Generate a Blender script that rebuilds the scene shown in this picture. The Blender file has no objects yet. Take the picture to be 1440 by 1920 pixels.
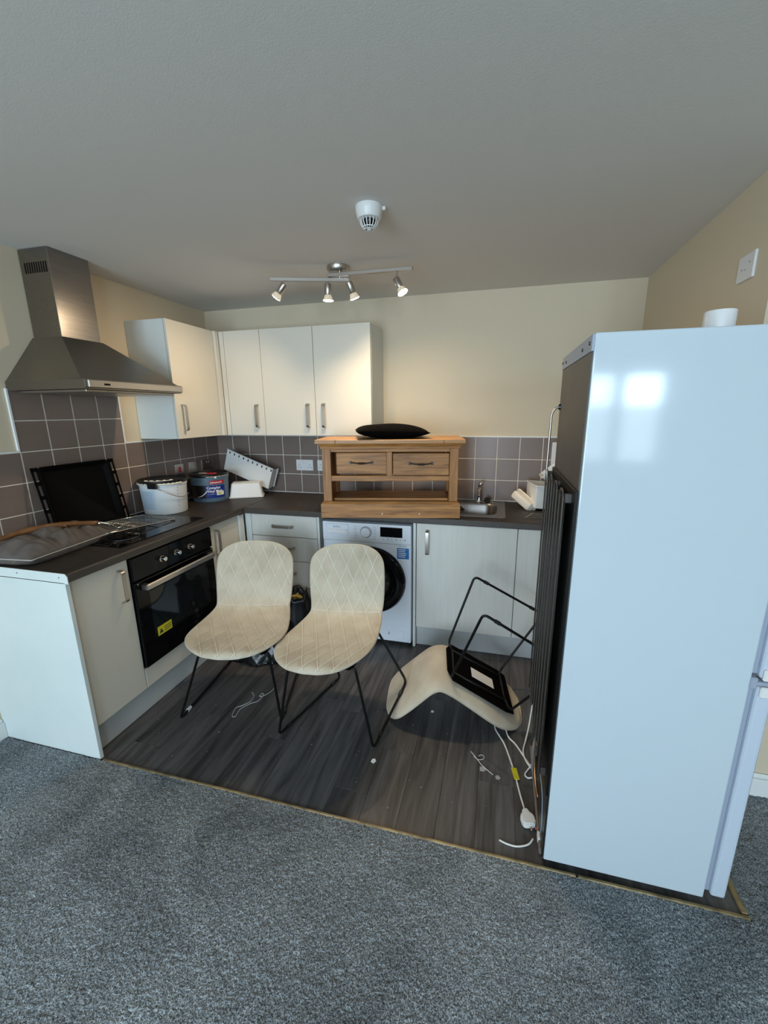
import bpy, bmesh, math, random
import numpy as np
from mathutils import Matrix, Vector
random.seed(7); np.random.seed(7)
S = bpy.context.scene
COL = S.collection
# ------------------------------------------------------------------ camera
CX, CY, CZ = 2.29037, -3.06362, 1.55405
YA, PI_, RO, FPX = -0.25462, -0.235591, -0.008354, 781.45
F = Vector((math.sin(YA)*math.cos(PI_), math.cos(YA)*math.cos(PI_), math.sin(PI_)))
R0 = Vector((math.cos(YA), -math.sin(YA), 0)); U0 = R0.cross(F)
RR = R0*math.cos(RO)+U0*math.sin(RO); UU = -R0*math.sin(RO)+U0*math.cos(RO)
cd = bpy.data.cameras.new('camera'); cam = bpy.data.objects.new('camera', cd); COL.objects.link(cam)
cam.matrix_world = Matrix(((RR.x, UU.x, -F.x, CX), (RR.y, UU.y, -F.y, CY), (RR.z, UU.z, -F.z, CZ), (0, 0, 0, 1)))
cd.sensor_fit = 'HORIZONTAL'; cd.sensor_width = 36; cd.lens = FPX/1440*36
cd.shift_x = -11.43/1440; cd.shift_y = -1.12/1440; cd.clip_start = .02
S.camera = cam
# ------------------------------------------------------------------ world, light, exposure
S.view_settings.view_transform = 'Standard'; S.view_settings.look = 'None'
S.view_settings.gamma = 1; S.view_settings.use_curve_mapping = False
S.view_settings.exposure = 0.28
w = bpy.data.worlds.new('world'); S.world = w; w.use_nodes = True
bg = w.node_tree.nodes['Background']; bg.inputs[0].default_value = (.62, .80, 1, 1); bg.inputs[1].default_value = 1.6
def area(name, loc, sx, sy, power, col, rot):
    l = bpy.data.lights.new(name, 'AREA'); l.shape = 'RECTANGLE'; l.size = sx; l.size_y = sy; l.energy = power; l.color = col
    o = bpy.data.objects.new(name, l); COL.objects.link(o); o.location = loc; o.rotation_euler = rot
    return o
# daylight through the rear window, plus a second one added for the end panel
DAY = (.66, .84, 1.0)
for px_, pw_ in ((3.245, .52), (3.825, .36)):
    area('window_sky', (px_, -6.03, 1.76), pw_, .33, 15, DAY, (math.radians(90), 0, 0))
    area('window_outlook', (px_, -6.03, 1.27), pw_, .60, 5, (.70, .85, .92), (math.radians(90), 0, 0))
area('window_daylight', (1.25, -6.03, 1.25), 1.6, 1.8, 104, DAY, (math.radians(90), 0, 0))  # added unseen source that brightens the end panel

# ------------------------------------------------------------------ materials
def nt(name):
    m = bpy.data.materials.new(name); m.use_nodes = True
    return m, m.node_tree, m.node_tree.nodes['Principled BSDF']
def mat(name, col, rough=.5, metal=0, bump=0, bscale=200, coat=0, emit=0, spec=None, mottle=0, mscale=8, col2=None, trans=0):
    m, t, b = nt(name); N, L = t.nodes, t.links
    b.inputs['Base Color'].default_value = (*col, 1); b.inputs['Roughness'].default_value = rough
    b.inputs['Metallic'].default_value = metal; b.inputs['Coat Weight'].default_value = coat
    if spec is not None: b.inputs['Specular IOR Level'].default_value = spec
    if trans: b.inputs['Transmission Weight'].default_value = trans
    if emit: b.inputs['Emission Color'].default_value = (*col, 1); b.inputs['Emission Strength'].default_value = emit
    tc = N.new('ShaderNodeTexCoord')
    if mottle or col2:
        n = N.new('ShaderNodeTexNoise'); n.inputs['Scale'].default_value = mscale; n.inputs['Detail'].default_value = 6
        L.new(tc.outputs['Object'], n.inputs['Vector'])
        r = N.new('ShaderNodeValToRGB'); c2 = col2 or tuple(c*(1-mottle) for c in col)
        r.color_ramp.elements[0].position = .35; r.color_ramp.elements[1].position = .65
        r.color_ramp.elements[0].color = (*c2, 1); r.color_ramp.elements[1].color = (*col, 1)
        L.new(n.outputs[0], r.inputs[0]); L.new(r.outputs[0], b.inputs['Base Color'])
    if bump:
        n2 = N.new('ShaderNodeTexNoise'); n2.inputs['Scale'].default_value = bscale; n2.inputs['Detail'].default_value = 3
        L.new(tc.outputs['Object'], n2.inputs['Vector'])
        bp = N.new('ShaderNodeBump'); bp.inputs['Strength'].default_value = bump; bp.inputs['Distance'].default_value = .002
        L.new(n2.outputs[0], bp.inputs['Height']); L.new(bp.outputs[0], b.inputs['Normal'])
    return m
def grain(name, c1, c2, axis, rough=.5, scale=14, stretch=14, bump=.15, metal=0, vary=0, p0=.3, p1=.7):
    """noise stretched along an axis: wood, brushed metal, vinyl planks"""
    m, t, b = nt(name); N, L = t.nodes, t.links
    tc = N.new('ShaderNodeTexCoord'); mp = N.new('ShaderNodeMapping')
    s = [scale*stretch]*3; s['xyz'.index(axis)] = scale; mp.inputs['Scale'].default_value = s
    L.new(tc.outputs['Object'], mp.inputs['Vector'])
    vec = mp.outputs[0]
    if vary:
        oi = N.new('ShaderNodeObjectInfo'); ad = N.new('ShaderNodeVectorMath'); ad.operation = 'ADD'
        mu = N.new('ShaderNodeMath'); mu.operation = 'MULTIPLY'; mu.inputs[1].default_value = 50
        L.new(oi.outputs['Random'], mu.inputs[0]); L.new(mp.outputs[0], ad.inputs[0]); L.new(mu.outputs[0], ad.inputs[1]); vec = ad.outputs[0]
    n = N.new('ShaderNodeTexNoise'); n.inputs['Scale'].default_value = 1; n.inputs['Detail'].default_value = 8; n.inputs['Roughness'].default_value = .6
    n.inputs['Distortion'].default_value = .6
    L.new(vec, n.inputs['Vector'])
    r = N.new('ShaderNodeValToRGB'); r.color_ramp.elements[0].position = p0; r.color_ramp.elements[1].position = p1
    r.color_ramp.elements[0].color = (*c1, 1); r.color_ramp.elements[1].color = (*c2, 1)
    L.new(n.outputs[0], r.inputs[0])
    out = r.outputs[0]
    if vary:
        hs = N.new('ShaderNodeHueSaturation'); mr = N.new('ShaderNodeMapRange')
        mr.inputs[3].default_value = 1-vary; mr.inputs[4].default_value = 1+vary
        L.new(oi.outputs['Random'], mr.inputs[0]); L.new(mr.outputs[0], hs.inputs['Value']); L.new(out, hs.inputs['Color']); out = hs.outputs[0]
    L.new(out, b.inputs['Base Color'])
    b.inputs['Roughness'].default_value = rough; b.inputs['Metallic'].default_value = metal
    bp = N.new('ShaderNodeBump'); bp.inputs['Strength'].default_value = bump; bp.inputs['Distance'].default_value = .001
    L.new(n.outputs[0], bp.inputs['Height']); L.new(bp.outputs[0], b.inputs['Normal'])
    return m
M = {}
M['wall'] = mat('cream_wall_paint', (.64, .55, .405), .75, bump=.15, bscale=260)
M['ceiling'] = mat('white_ceiling_paint', (.68, .66, .62), .85, bump=.15, bscale=220)
M['grout'] = mat('pale_grout', (.80, .74, .64), .8)
M['tile'] = mat('taupe_tile_glaze', (.205, .155, .130), .32, bump=.06, bscale=40, mottle=.12, mscale=5)
M['trimw'] = mat('white_trim', (.78, .80, .78), .4)
M['brass'] = mat('brass_edge_strip', (.36, .27, .135), .45, metal=.35, mottle=.6, mscale=18)
M['cab'] = mat('cream_cabinet_door', (.66, .625, .54), .42, bump=.05, bscale=400)
M['grainw'] = grain('pale_grained_drawer_front', (.63, .615, .565), (.69, .675, .62), 'z', .45, 3, 30, .05)
M['side'] = mat('pale_carcass_board', (.66, .68, .64), .45)
M['endp'] = mat('white_end_board', (.70, .76, .745), .45, mottle=.06, mscale=3, col2=(.64, .71, .70))
M['plinth'] = mat('plinth_grey_white', (.52, .54, .54), .35)
M['nickel'] = mat('brushed_nickel', (.50, .46, .42), .33, 1)
M['chrome'] = mat('chrome', (.75, .74, .72), .12, 1)
M['steel'] = grain('brushed_steel', (.24, .222, .20), (.275, .255, .232), 'y', .30, 3, 60, .015, 1)
M['steelv'] = grain('brushed_steel_upright', (.25, .23, .21), (.31, .285, .26), 'y', .25, 3, 40, .02, 1)
M['satin'] = mat('satin_sink_steel', (.40, .365, .335), .36, 1, bump=.05)
M['top'] = mat('brown_stone_worktop', (.042, .033, .028), .48, spec=.3, bump=.1, bscale=300, mottle=.4, mscale=22)
M['topedge'] = grain('worktop_edge', (.036, .029, .025), (.075, .063, .054), 'y', .5, 6, 20, .05)
M['black'] = mat('black_gloss', (.003, .003, .0035), .10, spec=.22)
M['blackm'] = mat('black_matt_metal', (.004, .004, .004), .40, spec=.25)
M['enamel'] = mat('black_enamel', (.003, .003, .003), .6, spec=.05)
M['glass'] = mat('smoked_oven_glass', (.008, .010, .011), .05, spec=.5)
M['wm'] = mat('washing_machine_white', (.72, .76, .82), .3)
M['fridge'] = mat('white_gloss_fridge', (.50, .575, .62), .085, spec=.32, coat=.0, bump=.006, bscale=500)
M['fridged'] = mat('fridge_door_white', (.50, .565, .65), .25)
M['gasket'] = mat('grey_gasket', (.30, .34, .42), .5)
M['fback'] = mat('grey_brown_back_sheet', (.085, .075, .065), .5, mottle=.15, mscale=6)
M['coil'] = mat('black_coil', (.062, .052, .043), .45)
M['dull'] = mat('dull_bracket', (.17, .15, .13), .5)
M['plastic'] = mat('white_plastic', (.72, .72, .70), .35)
M['plasticw'] = mat('cream_plastic', (.75, .69, .60), .4)
M['socket'] = mat('white_socket_plastic', (.76, .76, .76), .35)
M['socketc'] = mat('brushed_socket_plate', (.50, .45, .42), .3, 1)
M['red'] = mat('red_plastic', (.45, .01, .02), .4)
M['blue'] = mat('slate_blue_plastic', (.10, .17, .23), .4)
M['navy'] = mat('royal_blue_label', (.01, .03, .22), .35)
M['pblack'] = mat('black_plastic', (.012, .012, .013), .35, mottle=.3, mscale=20)
M['tubw'] = mat('white_tub', (.68, .72, .74), .38)
M['paint'] = mat('dried_cream_paint', (.75, .70, .58), .5, bump=.3)
M['txt_w'] = mat('white_print', (.8, .8, .8), .5)
M['txt_g'] = mat('grey_print', (.25, .28, .33), .5)
M['txt_k'] = mat('dark_print', (.03, .03, .04), .5)
M['paper'] = mat('pale_blue_paper', (.50, .62, .72), .6)
M['paperw'] = mat('white_paper', (.78, .78, .76), .7)
M['yellow'] = mat('yellow_sticker', (.62, .56, .02), .5)
M['sticker'] = mat('blue_sticker', (.02, .16, .45), .4)
M['white_cable'] = mat('white_cable', (.74, .73, .70), .45)
M['oakx'] = grain('oak_along', (.20, .078, .018), (.50, .225, .060), 'x', .5, 3.2, 14, .25, p0=.34, p1=.62)
M['oakz'] = grain('oak_upright', (.20, .078, .018), (.49, .22, .060), 'z', .5, 3.2, 14, .25)
M['oakt'] = grain('oak_top', (.28, .125, .035), (.54, .27, .09), 'x', .42, 3.2, 14, .25)
M['iron'] = mat('aged_iron', (.05, .045, .04), .4, .7)
M['velvet'] = mat('black_cushion_cloth', (.0025, .002, .002), 1, spec=.05, bump=.4, bscale=120)
M['greyc'] = mat('grey_velour', (.135, .112, .098), .85, bump=.3, bscale=120, mottle=.3, mscale=20)
M['piping'] = mat('pale_piping', (.55, .52, .47), .7)
M['caramel'] = mat('varnished_brown_wood', (.20, .085, .028), .32, mottle=.4, mscale=25)
M['bag'] = mat('black_bin_liner', (.007, .007, .008), .28, bump=.5, bscale=25)
M['food'] = mat('yellow_scraps', (.55, .42, .12), .7, mottle=.4, mscale=60)
M['bulb'] = mat('lit_bulb_face', (1, .86, .62), .3, emit=26)
M['bulbc'] = mat('lit_bulb_face_cool', (1, .93, .82), .3, emit=30)
M['bulbglass'] = mat('bulb_reflector', (.9, .78, .6), .15, .6, emit=.3)
M['copper'] = mat('copper_pipe', (.45, .2, .08), .35, 1)
M['stringm'] = mat('pale_string', (.62, .62, .60), .7)
M['chip'] = mat('grey_chip', (.35, .35, .33), .6)
def fabric():
    m, t, b = nt('cream_chair_fabric'); N, L = t.nodes, t.links
    tc = N.new('ShaderNodeTexCoord')
    n = N.new('ShaderNodeTexNoise'); n.inputs['Scale'].default_value = 7; n.inputs['Detail'].default_value = 5; L.new(tc.outputs['Object'], n.inputs['Vector'])
    r = N.new('ShaderNodeValToRGB'); r.color_ramp.elements[0].position = .30; r.color_ramp.elements[1].position = .62
    r.color_ramp.elements[0].color = (.45, .38, .28, 1); r.color_ramp.elements[1].color = (.58, .515, .40, 1)
    L.new(n.outputs[0], r.inputs[0]); L.new(r.outputs[0], b.inputs['Base Color'])
    n2 = N.new('ShaderNodeTexNoise'); n2.inputs['Scale'].default_value = 500; L.new(tc.outputs['Object'], n2.inputs['Vector'])
    bp = N.new('ShaderNodeBump'); bp.inputs['Strength'].default_value = .35; bp.inputs['Distance'].default_value = .001
    L.new(n2.outputs[0], bp.inputs['Height']); L.new(bp.outputs[0], b.inputs['Normal'])
    b.inputs['Roughness'].default_value = .75; b.inputs['Sheen Weight'].default_value = .25
    return m
M['fabric'] = fabric()
M['stitch'] = mat('pale_stitch', (.80, .76, .66), .6)
M['crumb'] = mat('grey_dust', (.22, .22, .21), .8)
M['vinyl'] = grain('dark_wood_vinyl', (.024, .0235, .025), (.135, .128, .128), 'y', .40, 2.2, 12, .10, vary=.22, p0=.33, p1=.78)
def carpet():
    m, t, b = nt('grey_blue_carpet'); N, L = t.nodes, t.links
    tc = N.new('ShaderNodeTexCoord')
    n = N.new('ShaderNodeTexNoise'); n.inputs['Scale'].default_value = 290; n.inputs['Detail'].default_value = 2; L.new(tc.outputs['Object'], n.inputs['Vector'])
    r = N.new('ShaderNodeValToRGB'); r.color_ramp.elements[0].position = .36; r.color_ramp.elements[1].position = .66
    r.color_ramp.elements[0].color = (.062, .071, .080, 1); r.color_ramp.elements[1].color = (.45, .49, .515, 1)
    L.new(n.outputs[0], r.inputs[0])
    n3 = N.new('ShaderNodeTexNoise'); n3.inputs['Scale'].default_value = 2.4; n3.inputs['Detail'].default_value = 4; n3.inputs['Distortion'].default_value = .8
    L.new(tc.outputs['Object'], n3.inputs['Vector'])
    mr = N.new('ShaderNodeMapRange'); mr.inputs[1].default_value = .3; mr.inputs[2].default_value = .7; mr.inputs[3].default_value = .58; mr.inputs[4].default_value = 1.22
    L.new(n3.outputs[0], mr.inputs[0])
    hs = N.new('ShaderNodeHueSaturation'); L.new(mr.outputs[0], hs.inputs['Value']); L.new(r.outputs[0], hs.inputs['Color'])
    L.new(hs.outputs[0], b.inputs['Base Color']); b.inputs['Roughness'].default_value = .95; b.inputs['Specular IOR Level'].default_value = .1
    n2 = N.new('ShaderNodeTexNoise'); n2.inputs['Scale'].default_value = 320; L.new(tc.outputs['Object'], n2.inputs['Vector'])
    bp = N.new('ShaderNodeBump'); bp.inputs['Strength'].default_value = .8; bp.inputs['Distance'].default_value = .004
    L.new(n2.outputs[0], bp.inputs['Height']); L.new(bp.outputs[0], b.inputs['Normal'])
    return m
M['carpet'] = carpet()
def clearglass():
    m, t, b = nt('window_glass'); b.inputs['Base Color'].default_value = (1, 1, 1, 1); b.inputs['Roughness'].default_value = 0
    b.inputs['Transmission Weight'].default_value = 1; b.inputs['IOR'].default_value = 1.1
    return m
M['pane'] = clearglass()

# ------------------------------------------------------------------ helpers
WM = {}
def world_of(o): return WM.get(o.name, Matrix.Identity(4)) if o else Matrix.Identity(4)
def obj(name, bm, m, parent=None, world=True, kind=None, smooth=False, label=None):
    """one bmesh -> one mesh object; with world=True the shape is given in world coordinates"""
    if parent is not None and world: bm.transform(world_of(parent).inverted())
    me = bpy.data.meshes.new(name)
    if smooth:
        for f in bm.faces: f.smooth = True
    bm.to_mesh(me); bm.free()
    me.materials.append(M[m] if isinstance(m, str) else m)
    if smooth == 'auto': me.set_sharp_from_angle(angle=math.radians(40))
    o = bpy.data.objects.new(name, me); COL.objects.link(o)
    if parent is not None: o.parent = parent; WM[o.name] = world_of(parent)
    if kind: o['kind'] = kind
    if label: o['label'] = label
    return o
def thing(name, label, cat, loc=(0, 0, 0), mtx=None, group=None):
    o = bpy.data.objects.new(name, None); COL.objects.link(o); o.empty_display_size = .05
    mw = mtx if mtx is not None else Matrix.Translation(loc)
    o.matrix_world = mw; WM[o.name] = mw.copy()
    o['label'] = label; o['category'] = cat
    if group: o['group'] = group
    return o
def tag(o, label, cat, group=None):
    o['label'] = label; o['category'] = cat
    if group: o['group'] = group
    return o
def B(): return bmesh.new()
def box(bm, x0, x1, y0, y1, z0, z1, bev=0, mtx=None, seg=1):
    r = bmesh.ops.create_cube(bm, size=1); vs = r['verts']
    bmesh.ops.scale(bm, vec=(abs(x1-x0), abs(y1-y0), abs(z1-z0)), verts=vs)
    bmesh.ops.translate(bm, vec=((x0+x1)/2, (y0+y1)/2, (z0+z1)/2), verts=vs)
    if bev:
        es = list({e for v in vs for e in v.link_edges})
        r2 = bmesh.ops.bevel(bm, geom=es, offset=bev, segments=seg, affect='EDGES', profile=.6)
        vs = list({v for f in r2['faces'] for v in f.verts} | {v for v in vs if v.is_valid})
    if mtx is not None: bmesh.ops.transform(bm, matrix=mtx, verts=vs)
    return bm
def bx(*a, **k): return box(B(), *a, **k)
def tube(bm, pts, r, seg=8, closed=False, caps=True):
    pts = [Vector(p) for p in pts]; n = len(pts); rings = []
    prev = None
    for i, p in enumerate(pts):
        a = pts[i-1] if (i > 0 or closed) else p; b = pts[(i+1) % n] if (i < n-1 or closed) else p
        t = (b-a)
        if t.length < 1e-9: t = Vector((0, 0, 1))
        t.normalize()
        if prev is None: nrm = t.orthogonal().normalized()
        else:
            nrm = prev - t*prev.dot(t)
            nrm = nrm.normalized() if nrm.length > 1e-6 else t.orthogonal().normalized()
        prev = nrm; bn = t.cross(nrm)
        rr = r[i] if isinstance(r, (list, tuple)) else r
        rings.append([bm.verts.new(p + (nrm*math.cos(2*math.pi*k/seg)+bn*math.sin(2*math.pi*k/seg))*rr) for k in range(seg)])
    for i in range(n if closed else n-1):
        a, b = rings[i], rings[(i+1) % n]
        for k in range(seg): bm.faces.new((a[k], a[(k+1) % seg], b[(k+1) % seg], b[k]))
    if caps and not closed:
        bm.faces.new(rings[0][::-1]); bm.faces.new(rings[-1])
    return bm
def rounded(pts, r, n=5):
    """polyline with its corners filleted"""
    pts = [Vector(p) for p in pts]; out = [pts[0]]
    for i in range(1, len(pts)-1):
        a, b, c = pts[i-1], pts[i], pts[i+1]
        d1 = (a-b); d2 = (c-b); rr = min(r, d1.length*.45, d2.length*.45)
        p1 = b+d1.normalized()*rr; p2 = b+d2.normalized()*rr
        for k in range(n+1):
            t = k/n; out.append(p1*(1-t)**2 + b*2*t*(1-t) + p2*t*t)
    out.append(pts[-1]); return out
def spline(pts, n=8):
    P = [Vector(p) for p in pts]; P = [P[0]*2-P[1]] + P + [P[-1]*2-P[-2]]; out = []
    for i in range(1, len(P)-2):
        for k in range(n):
            t = k/n; a, b, c, d = P[i-1], P[i], P[i+1], P[i+2]
            out.append(.5*((2*b)+(-a+c)*t+(2*a-5*b+4*c-d)*t*t+(-a+3*b-3*c+d)*t**3))
    out.append(P[-2]); return out
def lathe(bm, prof, c=(0, 0, 0), seg=32, mtx=None, caps=True):
    rings = []; new = []
    for (r, z) in prof:
        ring = [bm.verts.new((c[0]+max(r, 1e-4)*math.cos(2*math.pi*k/seg), c[1]+max(r, 1e-4)*math.sin(2*math.pi*k/seg), c[2]+z)) for k in range(seg)]
        rings.append(ring); new += ring
    for i in range(len(rings)-1):
        a, b = rings[i], rings[i+1]
        for k in range(seg): bm.faces.new((a[k], a[(k+1) % seg], b[(k+1) % seg], b[k]))
    if caps: bm.faces.new(rings[0][::-1]); bm.faces.new(rings[-1])
    if mtx is not None: bmesh.ops.transform(bm, matrix=mtx, verts=new)
    return bm
def rot_to(d):
    """matrix turning +z to direction d"""
    return Vector((0, 0, 1)).rotation_difference(Vector(d)).to_matrix().to_4x4()
def prism(bm, poly, h0, h1, axis='z', mtx=None):
    def P(a, b, h): return {'z': (a, b, h), 'x': (h, a, b), 'y': (a, h, b)}[axis]
    lo = [bm.verts.new(P(a, b, h0)) for a, b in poly]; hi = [bm.verts.new(P(a, b, h1)) for a, b in poly]; n = len(poly)
    bm.faces.new(lo[::-1]); bm.faces.new(hi)
    for i in range(n): bm.faces.new((lo[i], lo[(i+1) % n], hi[(i+1) % n], hi[i]))
    bmesh.ops.recalc_face_normals(bm, faces=bm.faces[:])
    if mtx is not None: bmesh.ops.transform(bm, matrix=mtx, verts=lo+hi)
    return bm
def text(name, s, size, m, mtx, parent, ext=.0004, align='LEFT'):
    """raised lettering as a mesh; mtx places the text's x/y plane"""
    c = bpy.data.curves.new(name, 'FONT'); c.body = s; c.size = size; c.extrude = ext; c.align_x = align; c.resolution_u = 2
    o = bpy.data.objects.new(name+'_tmp', c); COL.objects.link(o)
    me = bpy.data.meshes.new_from_object(o); bpy.data.objects.remove(o); bpy.data.curves.remove(c)
    bm = B(); bm.from_mesh(me); bpy.data.meshes.remove(me); bm.transform(mtx)
    return obj(name, bm, m, parent)
def frame_m(org, xa, ya):
    x = Vector(xa).normalized(); y = Vector(ya).normalized(); z = x.cross(y)
    m = Matrix((x, y, z)).transposed().to_4x4(); m.translation = Vector(org); return m
def handle(parent, a, b, out, w=.019, stand=.030, name='handle'):
    """bow handle between two points standing off along 'out'"""
    a = Vector(a); b = Vector(b); o = Vector(out); d = (b-a).normalized(); s = o.cross(d)
    pts = rounded([a, a+o*stand+d*.006, b+o*stand-d*.006, b], .016, 4)
    bm = B(); rings = []
    for i, p in enumerate(pts):
        t = (pts[min(i+1, len(pts)-1)]-pts[max(i-1, 0)]).normalized(); nn = s.cross(t).normalized()
        rings.append([bm.verts.new(p+s*u*w*.5+nn*v*.0028) for u, v in ((-1, -1), (1, -1), (1, 1), (-1, 1))])
    for i in range(len(rings)-1):
        for k in range(4): bm.faces.new((rings[i][k], rings[i][(k+1) % 4], rings[i+1][(k+1) % 4], rings[i+1][k]))
    bm.faces.new(rings[0][::-1]); bm.faces.new(rings[-1]); bmesh.ops.recalc_face_normals(bm, faces=bm.faces[:])
    return obj(name, bm, 'nickel', parent, smooth='auto')

# ------------------------------------------------------------------ room shell
H = 2.3246; XR = 3.11; YE = -1.85; YR = -1.33; XF = 5.3; YB = -6.0; Z0 = .9154; T = .152
floor = obj('floor', bx(-.12, XF+.12, YB-.12, .12, -.12, -.004), 'grout', kind='structure')
ceiling = obj('ceiling', bx(-.12, XF+.12, YB-.12, .12, H, H+.12), 'ceiling', kind='structure')
wall_left = obj('wall_left', bx(-.12, 0, YB-.12, .12, -.004, H), 'wall', kind='structure')
wall_back = obj('wall_back', bx(0, XR+.12, 0, .12, -.004, H), 'wall', kind='structure')
wall_right = obj('wall_right', bx(XR, XR+.12, YR, 0, -.004, H), 'wall', kind='structure')
wall_front = obj('wall_front', bx(XR+.12, XF, YR, YR+.12, -.004, H), 'wall', kind='structure')
wall_far = obj('wall_far_right', bx(XF, XF+.12, YB-.12, YR+.12, -.004, H), 'wall', kind='structure')
# rear wall with two window openings, the wider one added for its light
bm = B(); W1 = (2.93, 4.06, .92, 1.98); W2 = (.40, 2.10, .30, 2.20)
box(bm, 0, W2[0], YB-.12, YB, -.004, H); box(bm, W2[1], W1[0], YB-.12, YB, -.004, H); box(bm, W1[1], XF, YB-.12, YB, -.004, H)
for W_ in (W1, W2):
    box(bm, W_[0], W_[1], YB-.12, YB, -.004, W_[2]); box(bm, W_[0], W_[1], YB-.12, YB, W_[3], H)
wall_rear = obj('wall_rear', bm, 'wall', kind='structure')
for i, (W_, mull) in enumerate(((W1, (3.575,)), (W2, (1.25,)))):
    bm = B(); f = .05
    box(bm, W_[0], W_[1], YB-.06, YB-.01, W_[2], W_[2]+f); box(bm, W_[0], W_[1], YB-.06, YB-.01, W_[3]-f, W_[3])
    box(bm, W_[0], W_[0]+f, YB-.06, YB-.01, W_[2]+f, W_[3]-f); box(bm, W_[1]-f, W_[1], YB-.06, YB-.01, W_[2]+f, W_[3]-f)
    for mx in mull: box(bm, mx-.065, mx+.065, YB-.06, YB-.01, W_[2]+f, W_[3]-f)
    wf = obj('window_%d' % (i+1), bm, 'trimw', kind='structure')  # the second window is added to carry the extra daylight
    obj('window_pane', bx(W_[0]+.01, W_[1]-.01, YB-.094, YB-.088, W_[2]+.01, W_[3]-.01), 'pane', wf)
# skirting boards
def skirt(name, x0, x1, y0, y1, face):
    """face: +x or -y : moulded top"""
    bm = B(); box(bm, x0, x1, y0, y1, .004, .088, .001)
    if face == 'x': box(bm, x0, x1-.006, y0, y1, .088, .108, .004)
    else: box(bm, x0, x1, y0+.006, y1, .088, .108, .004)
    return obj(name, bm, 'trimw', kind='structure')
skirt('baseboard_left', 0, .016, YB, YE-.001, 'x')
skirt('baseboard_right', XR+.001, XF, YR-.016, YR, 'y')

# tiles: grout bed, tiles one by one
def tile_me(w_, h_, th=.007):
    bm = bx(-w_/2, w_/2, -th, 0, -h_/2, h_/2, .0012); me = bpy.data.meshes.new('tile'); bm.to_mesh(me); bm.free(); me.materials.append(M['tile']); return me
tiles = {}
def tile(parent, c, w_, h_, rz):
    k = (round(w_, 4), round(h_, 4))
    if k not in tiles: tiles[k] = tile_me(w_-.0042, h_-.0042)
    o = bpy.data.objects.new('tile', tiles[k]); COL.objects.link(o); o.parent = parent; o.location = c; o.rotation_euler = (0, 0, rz)
obj('grout', bx(0, XR, -.0078, 0, Z0, Z0+3*T), 'grout', wall_back)
obj('grout', bx(0, .0078, YE, 0, Z0, Z0+3*T), 'grout', wall_left)
obj('grout', bx(0, .0078, -10*T, -6*T, Z0+3*T, Z0+5*T), 'grout', wall_left)
obj('grout', bx(XR-.0078, XR, -.80, -.005, Z0, Z0+3*T), 'grout', wall_right)
for r in range(3):
    zc = Z0+(r+.5)*T
    for i in range(20): tile(wall_back, ((i+.5)*T, -.002, zc), T, T, 0)
    tile(wall_back, ((20*T+XR)/2, -.002, zc), XR-20*T, T, 0)
    for i in range(12): tile(wall_left, (.002, -(i+.5)*T, zc), T, T, math.pi/2)
    tile(wall_left, (.002, (-12*T+YE)/2, zc), -YE-12*T, T, math.pi/2)
    for i in range(5): tile(wall_right, (XR-.002, -(i+.5)*T, zc), T, T, -math.pi/2)
for r in (3, 4):
    for i in range(6, 10): tile(wall_left, (.002, -(i+.5)*T, Z0+(r+.5)*T), T, T, math.pi/2)
bm = B(); tz = Z0+3*T
box(bm, 0, XR, -.011, 0, tz, tz+.008); box(bm, 0, .011, -6*T, -.011, tz, tz+.008); box(bm, 0, .011, YE, -10*T, tz, tz+.008)
box(bm, 0, .011, -10*T-.008, -10*T, tz+.008, Z0+5*T); box(bm, 0, .011, -6*T, -6*T+.006, tz+.008, Z0+5*T)
obj('trim_1', bm, 'trimw', kind='structure')

bm = B(); box(bm, .012, XR-.012, -.0125, -.009, Z0+.0005, Z0+.006, .001); box(bm, .009, .0125, YE+.01, -.0125, Z0+.0005, Z0+.006, .001)
obj('trim_4', bm, 'trimw', kind='structure')
# vinyl plank floor, plank by plank
vin = obj('floor_2', bx(0, XR, YE, 0, -.004, .0005), 'pblack', kind='structure')
PW = .148; pm = {}
def plank(x0, x1, y0, y1):
    k = (round(x1-x0, 3), round(y1-y0, 3))
    if k not in pm:
        b_ = bx(-(x1-x0)/2+.0004, (x1-x0)/2-.0004, -(y1-y0)/2+.0004, (y1-y0)/2-.0004, 0, .003, .0006)
        me = bpy.data.meshes.new('plank'); b_.to_mesh(me); b_.free(); me.materials.append(M['vinyl']); pm[k] = me
    o = bpy.data.objects.new('plank', pm[k]); COL.objects.link(o); o.parent = vin; o.location = ((x0+x1)/2, (y0+y1)/2, .0005)
x = .50; ci = 0
while x < XR-.001:
    x1 = min(x+PW, XR); y = 0; off = [.35, .8, .55, .15, .95, .62, .28][ci % 7]; first = True
    while y > YE+.006:
        ln = off if first else .92
        y1 = max(y-ln, YE+.004)
        if y1-(YE+.004) < .06: y1 = YE+.004
        plank(x, x1, y1, y); y = y1; first = False
    x = x1; ci += 1
FZ = .0035  # top of vinyl
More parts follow.
